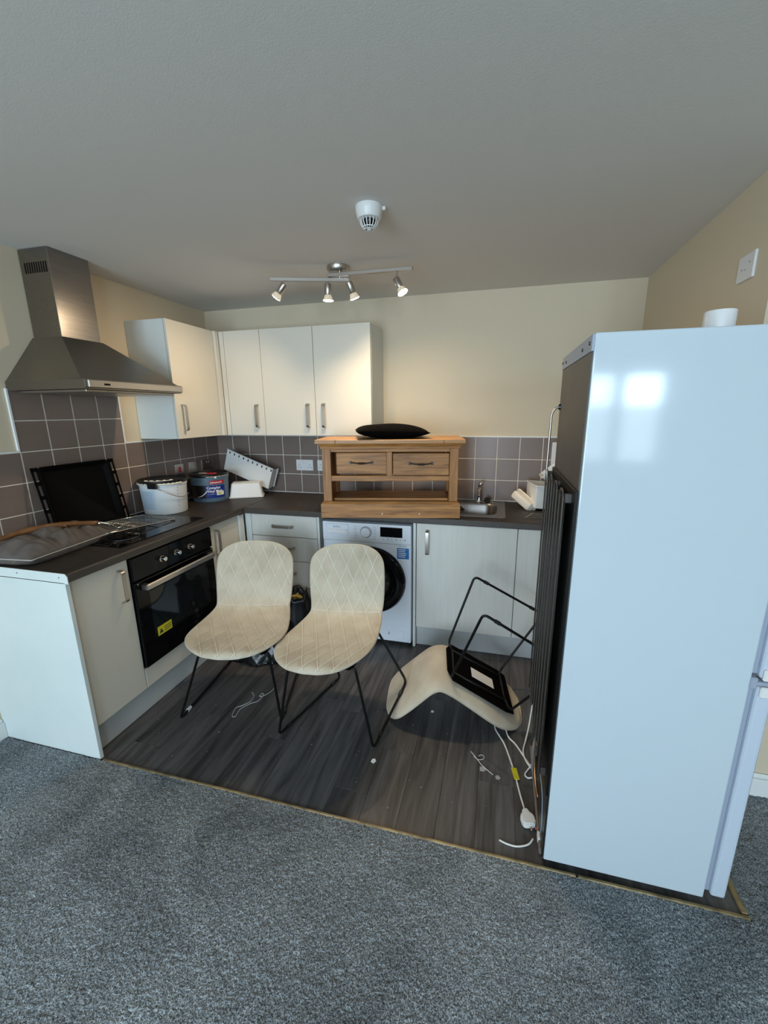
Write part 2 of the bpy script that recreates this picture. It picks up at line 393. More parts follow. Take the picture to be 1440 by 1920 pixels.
# carpet: tufted relief where the camera is near, plain sheet beyond
carp = obj('floor_3', bx(0, XF, YB, YE-.004, -.004, .003), 'carpet', kind='structure')
obj('carpet_sheet', bx(XR, XF, YE-.004, YR, -.004, .003), 'carpet', carp, kind='stuff')
def pile(x0, x1, y0, y1, st, parent, name):
    nx = int((x1-x0)/st); ny = int((y1-y0)/st)
    rnd = np.random.rand(ny+1, nx+1)
    low = np.random.rand((ny+1)//5+2, (nx+1)//5+2)
    lowu = np.kron(low, np.ones((5, 5)))[:ny+1, :nx+1]
    z = .0045 + .0052*rnd + .0020*lowu
    X, Y = np.meshgrid(np.linspace(x0, x1, nx+1), np.linspace(y0, y1, ny+1))
    X = X+(np.random.rand(*X.shape)-.5)*st*.8; Y = Y+(np.random.rand(*Y.shape)-.5)*st*.8
    X[:, 0] = x0; X[:, -1] = x1; Y[0, :] = y0; Y[-1, :] = y1
    co = np.stack([X, Y, z], -1).reshape(-1, 3).astype('f')
    i = np.arange(ny*nx); a = (i//nx)*(nx+1)+i % nx
    q = np.stack([a, a+1, a+nx+2, a+nx+1], -1).ravel().astype('i')
    me = bpy.data.meshes.new(name); me.vertices.add(len(co)); me.vertices.foreach_set('co', co.ravel())
    me.loops.add(len(q)); me.loops.foreach_set('vertex_index', q); me.polygons.add(nx*ny)
    me.polygons.foreach_set('loop_start', (np.arange(nx*ny)*4).astype('i')); me.update(calc_edges=True)
    me.materials.append(M['carpet'])
    o = bpy.data.objects.new(name, me); COL.objects.link(o); o.parent = parent; o['kind'] = 'stuff'
pile(.0, 4.2, -2.75, YE-.006, .0032, carp, 'carpet_pile')
pile(XR+.012, 4.2, YE-.006, YR-.001, .006, carp, 'carpet_pile')
# brass threshold strips round the vinyl
bm = B(); box(bm, .60, 2.62, YE-.006, YE+.006, .0, .011, .003); box(bm, 2.625, XR+.014, YE-.007, YE+.006, .0, .0115, .003)
obj('trim_2', bm, 'brass', kind='structure')
obj('trim_3', bx(XR-.006, XR+.014, YE+.009, YR-.016, .0, .011, .003), 'brass', kind='structure')

# ------------------------------------------------------------------ fitted kitchen
DX = .572          # door plane of the left run (x)
DY = -.572         # door plane of the back run (y)
# end base unit with the tall white end panel
u = thing('base_cabinet', 'cream base cabinet at the carpet end of the left run, with white end panel', 'cabinet', (.3, -1.69, 0), group='base cabinets')
obj('carcass', bx(.02, DX-.019, -1.83, -1.536, .15, .872), 'side', u)
obj('end_panel', bx(0.001, .586, YE, YE+.018, .004, .876, .001), 'endp', u, label='white end panel facing the carpet')
d = obj('door', bx(DX-.018, DX, -1.829, -1.538, .155, .868, .0015), 'cab', u)
handle(d, (DX, -1.592, .830), (DX, -1.592, .668), (1, 0, 0))
# oven housing + oven
u = thing('oven_housing', 'cream cabinet carcass that houses the black oven', 'cabinet', (.3, -1.235, 0), group='base cabinets')
obj('carcass', bx(.02, DX-.03, -1.534, -.938, .15, .262), 'side', u)
obj('filler_panel', bx(DX-.018, DX, -1.534, -.938, .155, .262, .0015), 'cab', u)
ov = thing('oven', 'built-in black glass electric oven with three chrome knobs and yellow sticker', 'oven', (.3, -1.235, .266))
obj('body', bx(.05, DX-.004, -1.53, -.942, .268, .868), 'blackm', ov)
obj('control_panel', bx(DX-.004, DX+.016, -1.532, -.940, .745, .866, .003), 'black', ov)
dr = obj('oven_door', bx(DX-.004, DX+.018, -1.532, -.940, .270, .735, .004), 'black', ov)
obj('oven_window', bx(DX+.0182, DX+.0190, -1.455, -1.01, .40, .665, .0003), 'glass', dr)
bm = B(); box(bm, DX+.018, DX+.058, -1.498, -1.472, .690, .722, .004); box(bm, DX+.018, DX+.058, -1.000, -.974, .690, .722, .004)
box(bm, DX+.044, DX+.060, -1.498, -.974, .690, .722, .005)
obj('oven_handle', bm, 'nickel', dr)
st = obj('yellow_sticker', bx(DX+.0192, DX+.0198, -1.438, -1.340, .402, .452), 'yellow', dr, label='yellow warning sticker')
bm = B()
prism(bm, [(-1.430, .412), (-1.402, .412), (-1.416, .438)], DX+.0199, DX+.0202, 'x')
for k in range(3): box(bm, DX+.0199, DX+.0202, -1.394, -1.350+.003*k, .412+.011*k, .416+.011*k)
obj('sticker_print', bm, 'txt_k', dr)
for ky in (-1.345, -1.240, -1.135):
    kn = obj('knob', lathe(B(), [(.0165, 0), (.0165, .004), (.0125, .006), (.0122, .026), (.011, .029), (0, .029)], seg=28, mtx=Matrix.Translation((DX+.016, ky, .806))@rot_to((1, 0, 0))), 'chrome', ov, smooth='auto')
for k, (ky, kz) in enumerate(((-.957, .728), (-1.515, .728))):
    obj('hinge_screw', lathe(B(), [(.004, 0), (.004, .003), (0, .004)], seg=10, mtx=Matrix.Translation((DX+.018, ky, kz))@rot_to((1, 0, 0))), 'chrome', ov)
# corner base unit, left run
u = thing('base_cabinet', 'narrow cream corner cabinet door right of the oven', 'cabinet', (.3, -.75, 0), group='base cabinets')
obj('carcass', bx(.02, DX-.019, -.934, -.02, .15, .872), 'side', u)
d = obj('door', bx(DX-.018, DX, -.932, -.640, .155, .868, .0015), 'cab', u)
handle(d, (DX, -.880, .830), (DX, -.880, .668), (1, 0, 0))
obj('corner_post', bx(DX-.018, DX+.016, -.637, DY-.016, .155, .868, .001), 'side', u)
# drawer unit, back run
u = thing('drawer_cabinet', 'pale grained cabinet with four drawers beside the washing machine', 'cabinet', (.86, -.3, 0))
obj('carcass', bx(DX+.02, 1.150, DY+.019, -.02, .15, .872), 'side', u)
obj('side_strip', bx(1.133, 1.150, DY, DY+.018, .10, .872, .001), 'side', u)
obj('corner_post', bx(DX+.017, .634, DY-.0, DY+.018, .155, .868, .001), 'side', u)
for z1, z0 in ((.868, .717), (.713, .542), (.538, .348), (.344, .155)):
    d = obj('drawer', bx(.637, 1.130, DY-.0, DY+.018, z0, z1, .0015), 'grainw', u)
    zc = (z0+z1)/2 + (.0 if z1 > .8 else .012)
    handle(d, (.800, DY, zc), (.958, DY, zc), (0, -1, 0))
# side panel + sink unit, back run
u = thing('base_cabinet', 'pale sink cabinet with wide door right of the washing machine', 'cabinet', (2.12, -.3, 0), group='base cabinets')
obj('side_panel', bx(1.792, 1.809, DY, -.02, .004, .872, .001), 'side', u)
obj('carcass', bx(1.812, 2.425, -.555, -.50, .15, .83), 'side', u)
d = obj('door', bx(1.814, 2.424, DY, DY+.018, .155, .868, .0015), 'grainw', u)
handle(d, (1.885, DY, .830), (1.885, DY, .668), (0, -1, 0))
u = thing('base_cabinet', 'pale cabinet door at the far right of the back run, behind the fridge', 'cabinet', (2.7, -.3, 0), group='base cabinets')
obj('carcass', bx(2.427, XR-.002, DY+.019, -.02, .15, .85), 'side', u)
obj('door', bx(2.428, XR-.004, DY, DY+.018, .155, .868, .0015), 'grainw', u)
# plinths
tag(obj('plinth_board', bx(.520, .535, YE+.02, -.53, .004, .150, .001), 'plinth'), 'grey white plinth board under the oven run', 'plinth')
tag(obj('plinth_board', bx(1.810, XR-.002, -.535, -.520, .004, .150, .001), 'plinth'), 'grey white plinth board under the sink cabinets', 'plinth')
tag(obj('plinth_board', bx(.536, 1.148, -.535, -.520, .004, .150, .001), 'plinth'), 'grey white plinth board under the four drawers', 'plinth')
# worktop (L shape) with the sink cut out
wt = thing('worktop', 'dark brown mottled L-shaped worktop round the corner', 'worktop', (.3, -.3, .875))
bm = B(); ZT = .915; ZB = .876
SX0, SX1, SY0, SY1 = 1.50, 2.33, -.500, -.060
box(bm, .006, .600, YE+.003, -.006, ZB, ZT, .004)
box(bm, .600, SX0, -.600, -.006, ZB, ZT, .004); box(bm, SX1, XR-.006, -.600, -.006, ZB, ZT, .004)
box(bm, SX0, SX1, -.600, SY0, ZB, ZT); box(bm, SX0, SX1, SY1, -.006, ZB, ZT)
obj('slab', bm, 'top', wt)
bm = B(); box(bm, .5995, .6035, YE+.004, -.604, ZB+.002, ZT-.003, .0015); box(bm, .604, XR-.006, -.6035, -.5995, ZB+.002, ZT-.003, .0015)
obj('front_edge', bm, 'topedge', wt)
ep = B(); prism(ep, [(.012, ZB-.004), (.588, ZB-.004), (.604, ZB-.004), (.604, ZT-.012), (.592, ZT+.001), (.012, ZT+.001)], YE, YE+.0028, 'y')
e = obj('end_strip', ep, 'endp', wt, label='pale metal strip capping the worktop end')
for sx in (.10, .33, .56): obj('screw', lathe(B(), [(.0035, 0), (.0025, .0015), (0, .0016)], seg=10, mtx=Matrix.Translation((sx, YE-.0002, .898))@rot_to((0, -1, 0))), 'nickel', e)
# hob
hb = thing('hob', 'black glass ceramic hob set in the worktop', 'hob', (.27, -1.215, ZT))
obj('glass_plate', bx(.035, .530, -1.520, -.915, ZT, ZT+.005, .0015), 'black', hb)
for hx, hy, r in ((.16, -1.06, .075), (.39, -1.06, .095), (.16, -1.37, .095), (.39, -1.37, .075)):
    bmr = [(hx+r*math.cos(a), hy+r*math.sin(a), ZT+.0052) for a in [2*math.pi*k/40 for k in range(40)]]
    obj('cooking_zone_ring', tube(B(), bmr, .0006, 4, closed=True), 'txt_g', hb)
# sink
sk = thing('sink', 'stainless steel inset sink with bowl beside the oak unit', 'sink', (1.9, -.28, ZT))
bm = B()
def rrect(x0, x1, y0, y1, r, n=6):
    out = []
    for cx_, cy_, a0 in ((x1-r, y1-r, 0), (x0+r, y1-r, 90), (x0+r, y0+r, 180), (x1-r, y0+r, 270)):
        for k in range(n+1):
            a = math.radians(a0+90*k/n); out.append((cx_+r*math.cos(a), cy_+r*math.sin(a)))
    return out
def loft(bm, loops, close=True):
    R_ = [[bm.verts.new(p) for p in l] for l in loops]; n = len(R_[0])
    for i in range(len(R_)-1):
        for k in range(n): bm.faces.new((R_[i][k], R_[i][(k+1) % n], R_[i+1][(k+1) % n], R_[i+1][k]))
    if close: bm.faces.new(R_[-1])
    return R_
L3 = lambda l, z: [(a, b_, z) for a, b_ in l]
loft(bm, [L3(rrect(1.45, 2.352, -.515, -.045, .02), ZT+.0005), L3(rrect(1.452, 2.350, -.513, -.047, .02), ZT+.004), L3(rrect(1.46, 2.342, -.505, -.055, .02), ZT+.004),
          L3(rrect(1.88, 2.300, -.455, -.125, .07), ZT+.002), L3(rrect(1.89, 2.290, -.448, -.132, .075), ZT-.012),
          L3(rrect(1.90, 2.280, -.44, -.14, .07), ZT-.12), L3(rrect(1.93, 2.25, -.41, -.17, .06), ZT-.145)])
obj('basin', bm, 'satin', sk, smooth='auto')
obj('overflow', lathe(B(), [(.012, 0), (.020, .002), (.024, .006), (.018, .007), (.016, .002), (0, .002)], seg=24, mtx=Matrix.Translation((2.055, -.140, .872))@rot_to((0, -1, 0))), 'chrome', sk, smooth='auto')
obj('drain', lathe(B(), [(.035, 0), (.033, .003), (.02, .001), (0, .001)], c=(2.09, -.29, ZT-.145), seg=24), 'chrome', sk, smooth='auto')
tp = thing('tap', 'small chrome pillar tap standing behind the sink bowl', 'tap', (2.172, -.082, ZT+.004))
obj('base', lathe(B(), [(.022, 0), (.022, .004), (.014, .010), (.0115, .03), (.011, .075), (.014, .08), (.014, .10), (.010, .106), (0, .107)], c=(2.172, -.082, ZT+.004), seg=24), 'chrome', tp, smooth='auto')
obj('spout', tube(B(), spline([(2.172, -.085, .99), (2.172, -.12, 1.02), (2.174, -.17, 1.015), (2.174, -.195, .985)], 6), .0085, 10), 'chrome', tp, smooth=True)
obj('lever', tube(B(), [(2.172, -.082, 1.02), (2.174, -.080, 1.045), (2.192, -.09, 1.068)], [.010, .012, .008], 10), 'chrome', tp, smooth=True)
pg = thing('sink_plug', 'black rubber sink plug on the sink rim behind the bowl', 'plug', (2.222, -.086, ZT+.004))
obj('stopper', lathe(B(), [(.017, 0), (.021, .012), (.021, .018), (0, .019)], seg=20, mtx=Matrix.Translation((2.222, -.09, ZT+.018))@rot_to((.5, -.8, .3))), 'pblack', pg, smooth='auto')
obj('chain', tube(B(), spline([(2.222, -.095, ZT+.03), (2.24, -.085, ZT+.008), (2.262, -.078, ZT+.007), (2.285, -.085, ZT+.007)], 5), .002, 6), 'chrome', pg)

# ------------------------------------------------------------------ wall units
WZ0, WZ1 = 1.392, 2.112
wu = thing('wall_cabinet', 'cream wall cupboard beside the cooker hood on the left wall', 'wall cabinet', (.15, -.45, WZ0), group='wall cabinets')
obj('carcass', bx(.001, .284, -.777, -.001, WZ0, WZ1, .001), 'side', wu)
d = obj('door', bx(.286, .304, -.777, -.345, WZ0, WZ1, .0015), 'cab', wu)
handle(d, (.304, -.722, 1.607), (.304, -.722, 1.440), (1, 0, 0))
obj('corner_post', bx(.286, .322, -.342, -.305, WZ0, WZ1, .001), 'cab', wu)
def wunit(x0, x1, lab, doors, post=None):
    u = thing('wall_cabinet', lab, 'wall cabinet', ((x0+x1)/2, -.15, WZ0), group='wall cabinets')
    obj('carcass', bx(x0, x1, -.284, -.001, WZ0, WZ1, .001), 'side', u)
    for a, b, hx in doors:
        d = obj('door', bx(a+.0015, b-.0015, -.304, -.286, WZ0, WZ1, .0015), 'cab', u)
        handle(d, (hx, -.304, 1.611), (hx, -.304, 1.447), (0, -1, 0))
    if post: obj('filler', bx(*post, -.304, -.286, WZ0, WZ1, .001), 'cab', u)
wunit(.305, .6445, 'narrow cream wall cupboard in the corner, left of the double one', [(.360, .645, .592)], (.324, .3585))
wunit(.6455, 1.450, 'cream double wall cupboard on the back wall, right of the narrow one', [(.645, 1.043, .990), (1.043, 1.450, 1.108)])

# ------------------------------------------------------------------ cooker hood
hd = thing('cooker_hood', 'brushed steel chimney cooker hood on the left wall above the hob', 'hood', (.2, -1.215, 1.66))
HY0, HY1, HXF = -1.518, -.912, .475; HZ = 1.665
bm = B()
loft(bm, [[(.002, HY0, HZ), (HXF, HY0, HZ), (HXF, HY1, HZ), (.002, HY1, HZ)], [(.002, HY0, HZ+.042), (HXF, HY0, HZ+.042), (HXF, HY1, HZ+.042), (.002, HY1, HZ+.042)],
          [(.002, HY0+.006, HZ+.046), (HXF-.02, HY0+.006, HZ+.046), (HXF-.02, HY1-.006, HZ+.046), (.002, HY1-.006, HZ+.046)],
          [(.002, -1.350, 1.925), (.190, -1.350, 1.925), (.190, -1.122, 1.925), (.002, -1.122, 1.925)]])
bmesh.ops.recalc_face_normals(bm, faces=bm.faces[:])
obj('canopy', bm, 'steel', hd)
CH = (.002, .183, -1.343, -1.130)
ch = obj('chimney', bx(CH[0], CH[1], CH[2], CH[3], 1.924, H-.002, .0015), 'steelv', hd)
bm = B()
for k in range(10): box(bm, .03+.0145*k, .0365+.0145*k, CH[2]-.0012, CH[2]+.001, 2.215, 2.262)
obj('vent_slots', bm, 'black', ch)
obj('front_bar', bx(HXF, HXF+.014, HY0+.012, HY1-.004, HZ+.006, HZ+.040, .003), 'nickel', hd, label='polished control bar along the front edge')
obj('underside_filter', bx(.03, HXF-.03, HY0+.03, HY1-.03, HZ-.012, HZ+.001, .002), 'satin', hd)
obj('badge', bx(HXF+.014, HXF+.0146, HY0+.090, HY0+.122, HZ+.018, HZ+.027), 'black', hd)

# ------------------------------------------------------------------ washing machine
wm = thing('washing_machine', 'white front-loading washing machine under the worktop with round black door', 'washing machine', (1.48, -.3, 0))
A0, A1, AY, AZ = 1.182, 1.782, -.585, .852
obj('casing', bx(A0, A1, AY+.02, -.03, .025, AZ, .004), 'wm', wm)
obj('front_panel', bx(A0, A1, AY, AY+.02, .03, .722, .006, seg=2), 'wm', wm)
cp = obj('control_panel', bx(A0, A1, AY-.006, AY+.02, .724, AZ, .006, seg=2), 'wm', wm)
obj('detergent_drawer', bx(A0+.028, A0+.185, AY-.012, AY-.005, .768, .842, .004), 'wm', cp)
obj('drawer_grip', bx(A0+.035, A0+.178, AY-.0165, AY-.0115, .778, .806, .003), 'socket', cp)
text('brand_lettering', 'beko', .026, 'txt_g', frame_m((A0+.078, AY-.0122, .815), (1, 0, 0), (0, 0, 1)), cp)
kn = obj('dial', lathe(B(), [(.034, 0), (.033, .012), (.029, .020), (.0, .020)], seg=36, mtx=Matrix.Translation((1.484, AY-.006, .795))@rot_to((0, -1, 0))), 'wm', cp, smooth='auto')
obj('dial_ring', lathe(B(), [(.0385, 0), (.0385, .003), (.034, .004), (.034, 0)], seg=36, mtx=Matrix.Translation((1.484, AY-.006, .795))@rot_to((0, -1, 0)), caps=False), 'txt_g', cp)
obj('display', bx(1.580, 1.726, AY-.0075, AY-.005, .770, .835, .001), 'black', cp)
bm = B()
for k in range(6):
    for sx in (1.405, 1.535):
        box(bm, sx, sx+random.uniform(.012, .026), AY-.0065, AY-.0058, .752+.015*k, .7545+.015*k)
for k in range(6): box(bm, 1.598+.028*k, 1.603+.028*k+.004*(k % 2), AY-.0065, AY-.0058, .752, .759)
box(bm, 1.70, 1.755, AY-.0005, AY+.0005, .7125, .7155)
obj('panel_print', bm, 'txt_g', cp, kind='stuff')
dc = (1.515, .465)
def ycirc(prof, seg=48): return lathe(B(), prof, seg=seg, mtx=Matrix.Translation((dc[0], AY, dc[1]))@rot_to((0, -1, 0)))
dd = obj('door', ycirc([(.232, 0), (.232, .012), (.222, .030), (.195, .040), (.175, .038), (.165, .026), (.150, .022), (0, .028)]), 'black', wm, smooth='auto', label='round black porthole door')
obj('door_glass', ycirc([(.152, .024), (.12, .040), (.06, .048), (0, .050)]), 'glass', dd, smooth=True)
obj('door_grip', tube(B(), [(dc[0]+.222*math.cos(a), AY-.030, dc[1]+.222*math.sin(a)) for a in [math.radians(t) for t in range(0, 46, 5)]], [.010]+[.016]*8+[.010], 8), 'black', dd, smooth=True)
obj('filter_flap', bx(1.640, 1.735, AY-.003, AY+.001, .048, .115, .002), 'wm', wm)
obj('filter_latch', bx(1.628, 1.634, AY-.004, AY, .078, .098, .001), 'txt_g', wm)
s = obj('blue_sticker', bx(1.690, 1.768, AY-.0015, AY-.0002, .628, .700), 'sticker', wm, label='small blue warranty sticker')
bm = B()
for k in range(5): box(bm, 1.697, 1.742+.004*(k % 3), AY-.0020, AY-.0014, .640+.012*k, .6445+.012*k)
obj('sticker_print', bm, 'txt_w', s)
for fx in (A0+.05, A1-.05): obj('foot', lathe(B(), [(.022, 0), (.022, .012), (.012, .014), (.012, .03)], c=(fx, AY+.06, FZ), seg=16), 'pblack', wm)

# ------------------------------------------------------------------ fridge freezer, seen from its side
fr = thing('fridge_freezer', 'tall white glossy fridge freezer turned side-on at the right', 'fridge', (2.78, -1.57, 0))
X0, X1, Y0, Y1, FZ0, FZ1 = 2.513, 2.996, -1.840, -1.296, .032, 1.744
obj('cabinet_body', bx(X0, X1, Y0, Y1, FZ0, FZ1, .004, seg=2), 'fridge', fr)
def fdoor(z0, z1, nm):
    d = obj(nm, bx(X1+.020, X1+.062, Y0+.004, Y1-.004, z0, z1, .010, seg=3), 'fridged', fr)
    obj('seal', bx(X1+.001, X1+.020, Y0+.014, Y1-.014, z0+.008, z1-.008, .003), 'gasket', d)
    return d
fdoor(.040, .806, 'freezer_door'); fdoor(.830, FZ1-.004, 'fridge_door')
bm = B(); box(bm, X1+.004, X1+.064, Y0-.003, Y0+.03, .812, .824, .002); box(bm, X1-.002, X1+.016, Y0-.004, Y0+.03, .800, .835, .003)
obj('hinge', bm, 'gasket', fr)
bm = B(); box(bm, X1+.026, X1+.066, Y0-.004, Y0+.02, .826, .862, .004); box(bm, X1+.026, X1+.066, Y0-.004, Y0+.02, .774, .808, .004)
obj('hinge_cover', bm, 'plastic', fr)
bk = obj('back_sheet', bx(X0-.004, X0+.001, Y0+.012, Y1-.004, .02, FZ1-.045, .001), 'fback', fr, label='brown grey back sheet')
cs = B(); box(cs, X0-.006, X0+.002, Y0+.004, Y1-.002, FZ1-.044, FZ1-.002, .001)
cs = obj('top_strip', cs, 'gasket', fr)
for sy, sz in ((Y0+.03, 1.722), (Y0+.13, 1.718), (Y1-.10, 1.718), (Y1-.02, 1.722)):
    obj('screw', lathe(B(), [(.005, 0), (.004, .003), (0, .003)], seg=10, mtx=Matrix.Translation((X0-.006, sy, sz))@rot_to((-1, 0, 0))), 'iron', cs)
obj('lower_back_board', bx(X0-.012, X0-.004, Y0+.001, Y1-.004, .30, 1.335, .001), 'blackm', fr)
# condenser: horizontal hairpin of tube carried by upright wires
cx_ = X0-.034
cyA, cyB = Y0+.055, Y1-.010
NP = 8; pts = []
for k in range(NP):
    y_ = cyA+(cyB-cyA)*k/(NP-1); zz = [(.33, 1.325), (1.325, .33)][k % 2]
    pts += [(cx_, y_, zz[0]), (cx_, y_, zz[1])]
co = obj('condenser_tube', tube(B(), rounded(pts, .028, 5), .0030, 8), 'coil', fr, smooth=True)
obj('condenser_backing', bx(cx_+.0045, cx_+.0055, cyA-.008, cyB+.002, .34, 1.305, 0), 'blackm', fr)
for y_ in (cyA, (cyA+cyB)/2, cyB):
    for z0_, z1_ in ((1.290, 1.318), (.33, .36)): obj('condenser_bracket', bx(cx_+.004, X0-.010, y_-.004, y_+.004, z0_, z1_, .002), 'coil', fr)
obj('suction_pipe', tube(B(), rounded([(X0-.004, -1.325, 1.565), (X0-.020, -1.325, 1.562), (X0-.034, -1.325, 1.54), (X0-.036, -1.322, 1.33), (X0-.02, -1.32, 1.2)], .02, 4), .0042, 8), 'nickel', fr, smooth=True)
obj('grommet', lathe(B(), [(.012, 0), (.010, .008), (0, .009)], seg=14, mtx=Matrix.Translation((X0-.003, -1.325, 1.565))@rot_to((-1, 0, 0))), 'pblack', fr)
# compressor bay at the bottom
bm = B(); lathe(bm, [(.02, 0), (.075, .01), (.092, .05), (.092, .11), (.078, .15), (.02, .165)], c=(X0+.075, -1.50, .05), seg=28)
obj('compressor', bm, 'pblack', fr, smooth='auto')
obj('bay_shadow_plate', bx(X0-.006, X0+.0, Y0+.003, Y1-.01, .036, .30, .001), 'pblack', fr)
obj('drip_bag', tube(B(), [(X0-.030, -1.60, .32), (X0-.034, -1.605, .26), (X0-.030, -1.61, .18), (X0-.020, -1.61, .12)], [.002, .008, .006, .002], 10), 'dull', fr, smooth=True)
obj('copper_pipe', tube(B(), spline([(X0-.012, -1.55, .30), (X0-.022, -1.58, .22), (X0-.018, -1.62, .14), (X0-.008, -1.66, .10)], 6), .004, 8), 'copper', fr, smooth=True)
obj('thin_wire', tube(B(), spline([(X0-.008, -1.56, .24), (X0-.014, -1.68, .25), (X0-.010, -1.76, .22), (X0-.008, -1.79, .12), (X0-.006, -1.77, .06)], 6), .0016, 6), 'gasket', fr)
obj('base_bracket', bx(X0-.012, X0+.03, Y0+.03, Y1-.02, .012, .035, .003), 'dull', fr)
obj('red_tube', tube(B(), [(X0-.016, -1.712, .014), (X0+.03, -1.725, .016)], .005, 8), 'red', fr)
for fx in (X0+.04, X1-.04):
    for fy in (Y0+.05, Y1-.05): obj('foot', lathe(B(), [(.018, 0), (.018, .012), (.010, .014), (.010, .032)], c=(fx, fy, FZ), seg=14), 'pblack', fr)
obj('white_clip', bx(X0-.014, X0-.002, -1.775, -1.745, .02, .042, .002), 'plastic', fr)
# white roll of tape on top
cu = thing('tape_roll', 'short white round tub standing on top of the fridge', 'tub', (2.875, -1.60, FZ1))
obj('shell', lathe(B(), [(.0, 0), (.036, 0), (.0385, .003), (.0385, .073), (.0375, .075), (.034, .075), (.033, .006), (0, .006)], c=(2.875, -1.60, FZ1+.001), seg=40, caps=False), 'socket', cu, smooth='auto')

# ------------------------------------------------------------------ oak sideboard standing on the worktop
sa = math.atan2(-.585+.758, 2.082-1.253)
sm = Matrix.Translation((1.253, -.758, ZT+.0045))@Matrix.Rotation(sa, 4, 'Z')
sb = thing('oak_tv_unit', 'small oak unit with two drawers and open shelf standing on the worktop', 'sideboard', mtx=sm)
SW, SD, SH = .847, .36, .474
def sbx(name, *a, m='oakx', p=sb, bev=.002, **k): return obj(name, bx(*a, bev, **k), m, p, world=False)
def poly_band(z0, z1, inset0, inset1, bm):  # moulding ring: front and both sides
    lo = [(inset0, inset0), (SW-inset0, inset0), (SW-inset0, SD), (inset0, SD)]; hi = [(inset1, inset1), (SW-inset1, inset1), (SW-inset1, SD), (inset1, SD)]
    a = [bm.verts.new((x, y, z0)) for x, y in lo]; b = [bm.verts.new((x, y, z1)) for x, y in hi]
    bm.faces.new(a[::-1]); bm.faces.new(b)
    for i in range(4): bm.faces.new((a[i], a[(i+1) % 4], b[(i+1) % 4], b[i]))
bm = B(); poly_band(0, .086, 0, 0, bm); obj('plinth', bm, 'oakx', sb, world=False)
bm = B(); poly_band(.0865, .100, .003, .012, bm); obj('base_moulding', bm, 'oakx', sb, world=False)
for px_ in (.016, SW-.068):
    sbx('post', px_, px_+.052, .016, .058, .1005, .420, m='oakz')
    sbx('rear_post', px_+.006, px_+.046, SD-.05, SD-.006, .1005, .420, m='oakz')
for px_ in (.024, SW-.040): sbx('side_panel', px_, px_+.016, .060, SD-.052, .1005, .420, m='oakz')
sbx('shelf_board', .070, SW-.070, .060, SD-.052, .096, .112, m='oakx')
sbx('top_rail', .068, SW-.068, .018, .040, .400, .420)
sbx('middle_rail', .068, SW-.068, .018, .040, .224, .257)
sbx('divider', .404, .438, .018, SD-.06, .2565, .3995, m='oakz')
for py_ in (.08, .30): sbx('drawer_runner', .070, .403, py_-.01, py_+.01, .240, .254)
sbx('rear_rail', .070, SW-.070, SD-.045, SD-.03, .350, .420)
bm = B(); poly_band(.4205, .434, .010, .008, bm); obj('top_moulding', bm, 'oakx', sb, world=False)
bm = B(); poly_band(.4345, .4505, .004, -.006, bm); obj('top_moulding', bm, 'oakx', sb, world=False)
tpb = sbx('top_board', -.010+.115, SW+.010-.115, -.018, SD+.004, .451, SH, m='oakt')
for a, b in ((-.018, .104), (SW-.104, SW+.018)): sbx('end_board', a, b, -.018, SD+.004, .451, SH, m='oakt')
bm = B()
def sdrawer(x0, x1, y0, lab=None):
    d = sbx('drawer_front', x0, x1, y0, y0+.018, .262, .392, bev=.003)
    bmm = B(); box(bmm, x0+.006, x1-.006, y0+.018, y0+.22, .268, .274); box(bmm, x0+.006, x0+.018, y0+.018, y0+.22, .274, .37); box(bmm, x1-.018, x1-.006, y0+.018, y0+.22, .274, .37); box(bmm, x0+.006, x1-.006, y0+.21, y0+.22, .274, .37)
    obj('drawer_box', bmm, 'oakz', d, world=False)
    xc = (x0+x1)/2; zc = .332
    h = B(); tube(h, spline([(xc-.062, y0-.012, zc+.001), (xc-.03, y0-.018, zc-.003), (xc, y0-.021, zc-.004), (xc+.03, y0-.018, zc-.003), (xc+.062, y0-.012, zc+.001)], 4), [.0035]*6+[.006]*5+[.0035]*6, 8)
    for s_ in (-1, 1):
        box(h, xc+s_*.066-.007, xc+s_*.066+.007, y0-.004, y0, zc-.009, zc+.009, .001); tube(h, [(xc+s_*.064, y0, zc), (xc+s_*.062, y0-.013, zc+.001)], .0035, 8)
    obj('drop_handle', h, 'iron', d, world=False)
sdrawer(.092, .403, .066)
sdrawer(.442, .776, .012)
for sx in (.375, .602):
    obj('white_stop', lathe(B(), [(.0045, 0), (.004, .004), (0, .005)], seg=12, mtx=Matrix.Translation((sx, 0, .026))@rot_to((0, -1, 0))), 'plastic', sb, world=False)
# black cushion lying on it
def cushion(w_, d_, h_, n=28, corner=.22, wr=.0):
    bm = B(); g = {}
    for s_ in (1, -1):
        for i in range(n+1):
            for j in range(n+1):
                u = -1+2*i/n; v = -1+2*j/n
                if s_ == -1 and (i in (0, n) or j in (0, n)): g[s_, i, j] = g[1, i, j]; continue
                pinch = 1-corner*(1-(1-u*u))*(1-(1-v*v))*.0
                bow = 1-.07*(1-v*v)*abs(u)**2; bow2 = 1-.07*(1-u*u)*abs(v)**2
                zz = ((1-abs(u)**2.6)*(1-abs(v)**2.6))**.55*h_/2*s_
                zz += wr*math.sin(5*u+3*v)*(1-u*u)*(1-v*v)
                g[s_, i, j] = bm.verts.new((u*w_/2*bow2*(1-.0*v), v*d_/2*bow, zz))
        for i in range(n):
            for j in range(n):
                f = (g[s_, i, j], g[s_, i+1, j], g[s_, i+1, j+1], g[s_, i, j+1])
                bm.faces.new(f if s_ == 1 else f[::-1])
    return bm
cm = sm@Matrix.Translation((.422, .20, SH+.040))@Matrix.Rotation(math.radians(8), 4, 'Z')@Matrix.Rotation(math.radians(1.5), 4, 'Y')
c = cushion(.44, .40, .088, wr=.003); c.transform(cm)
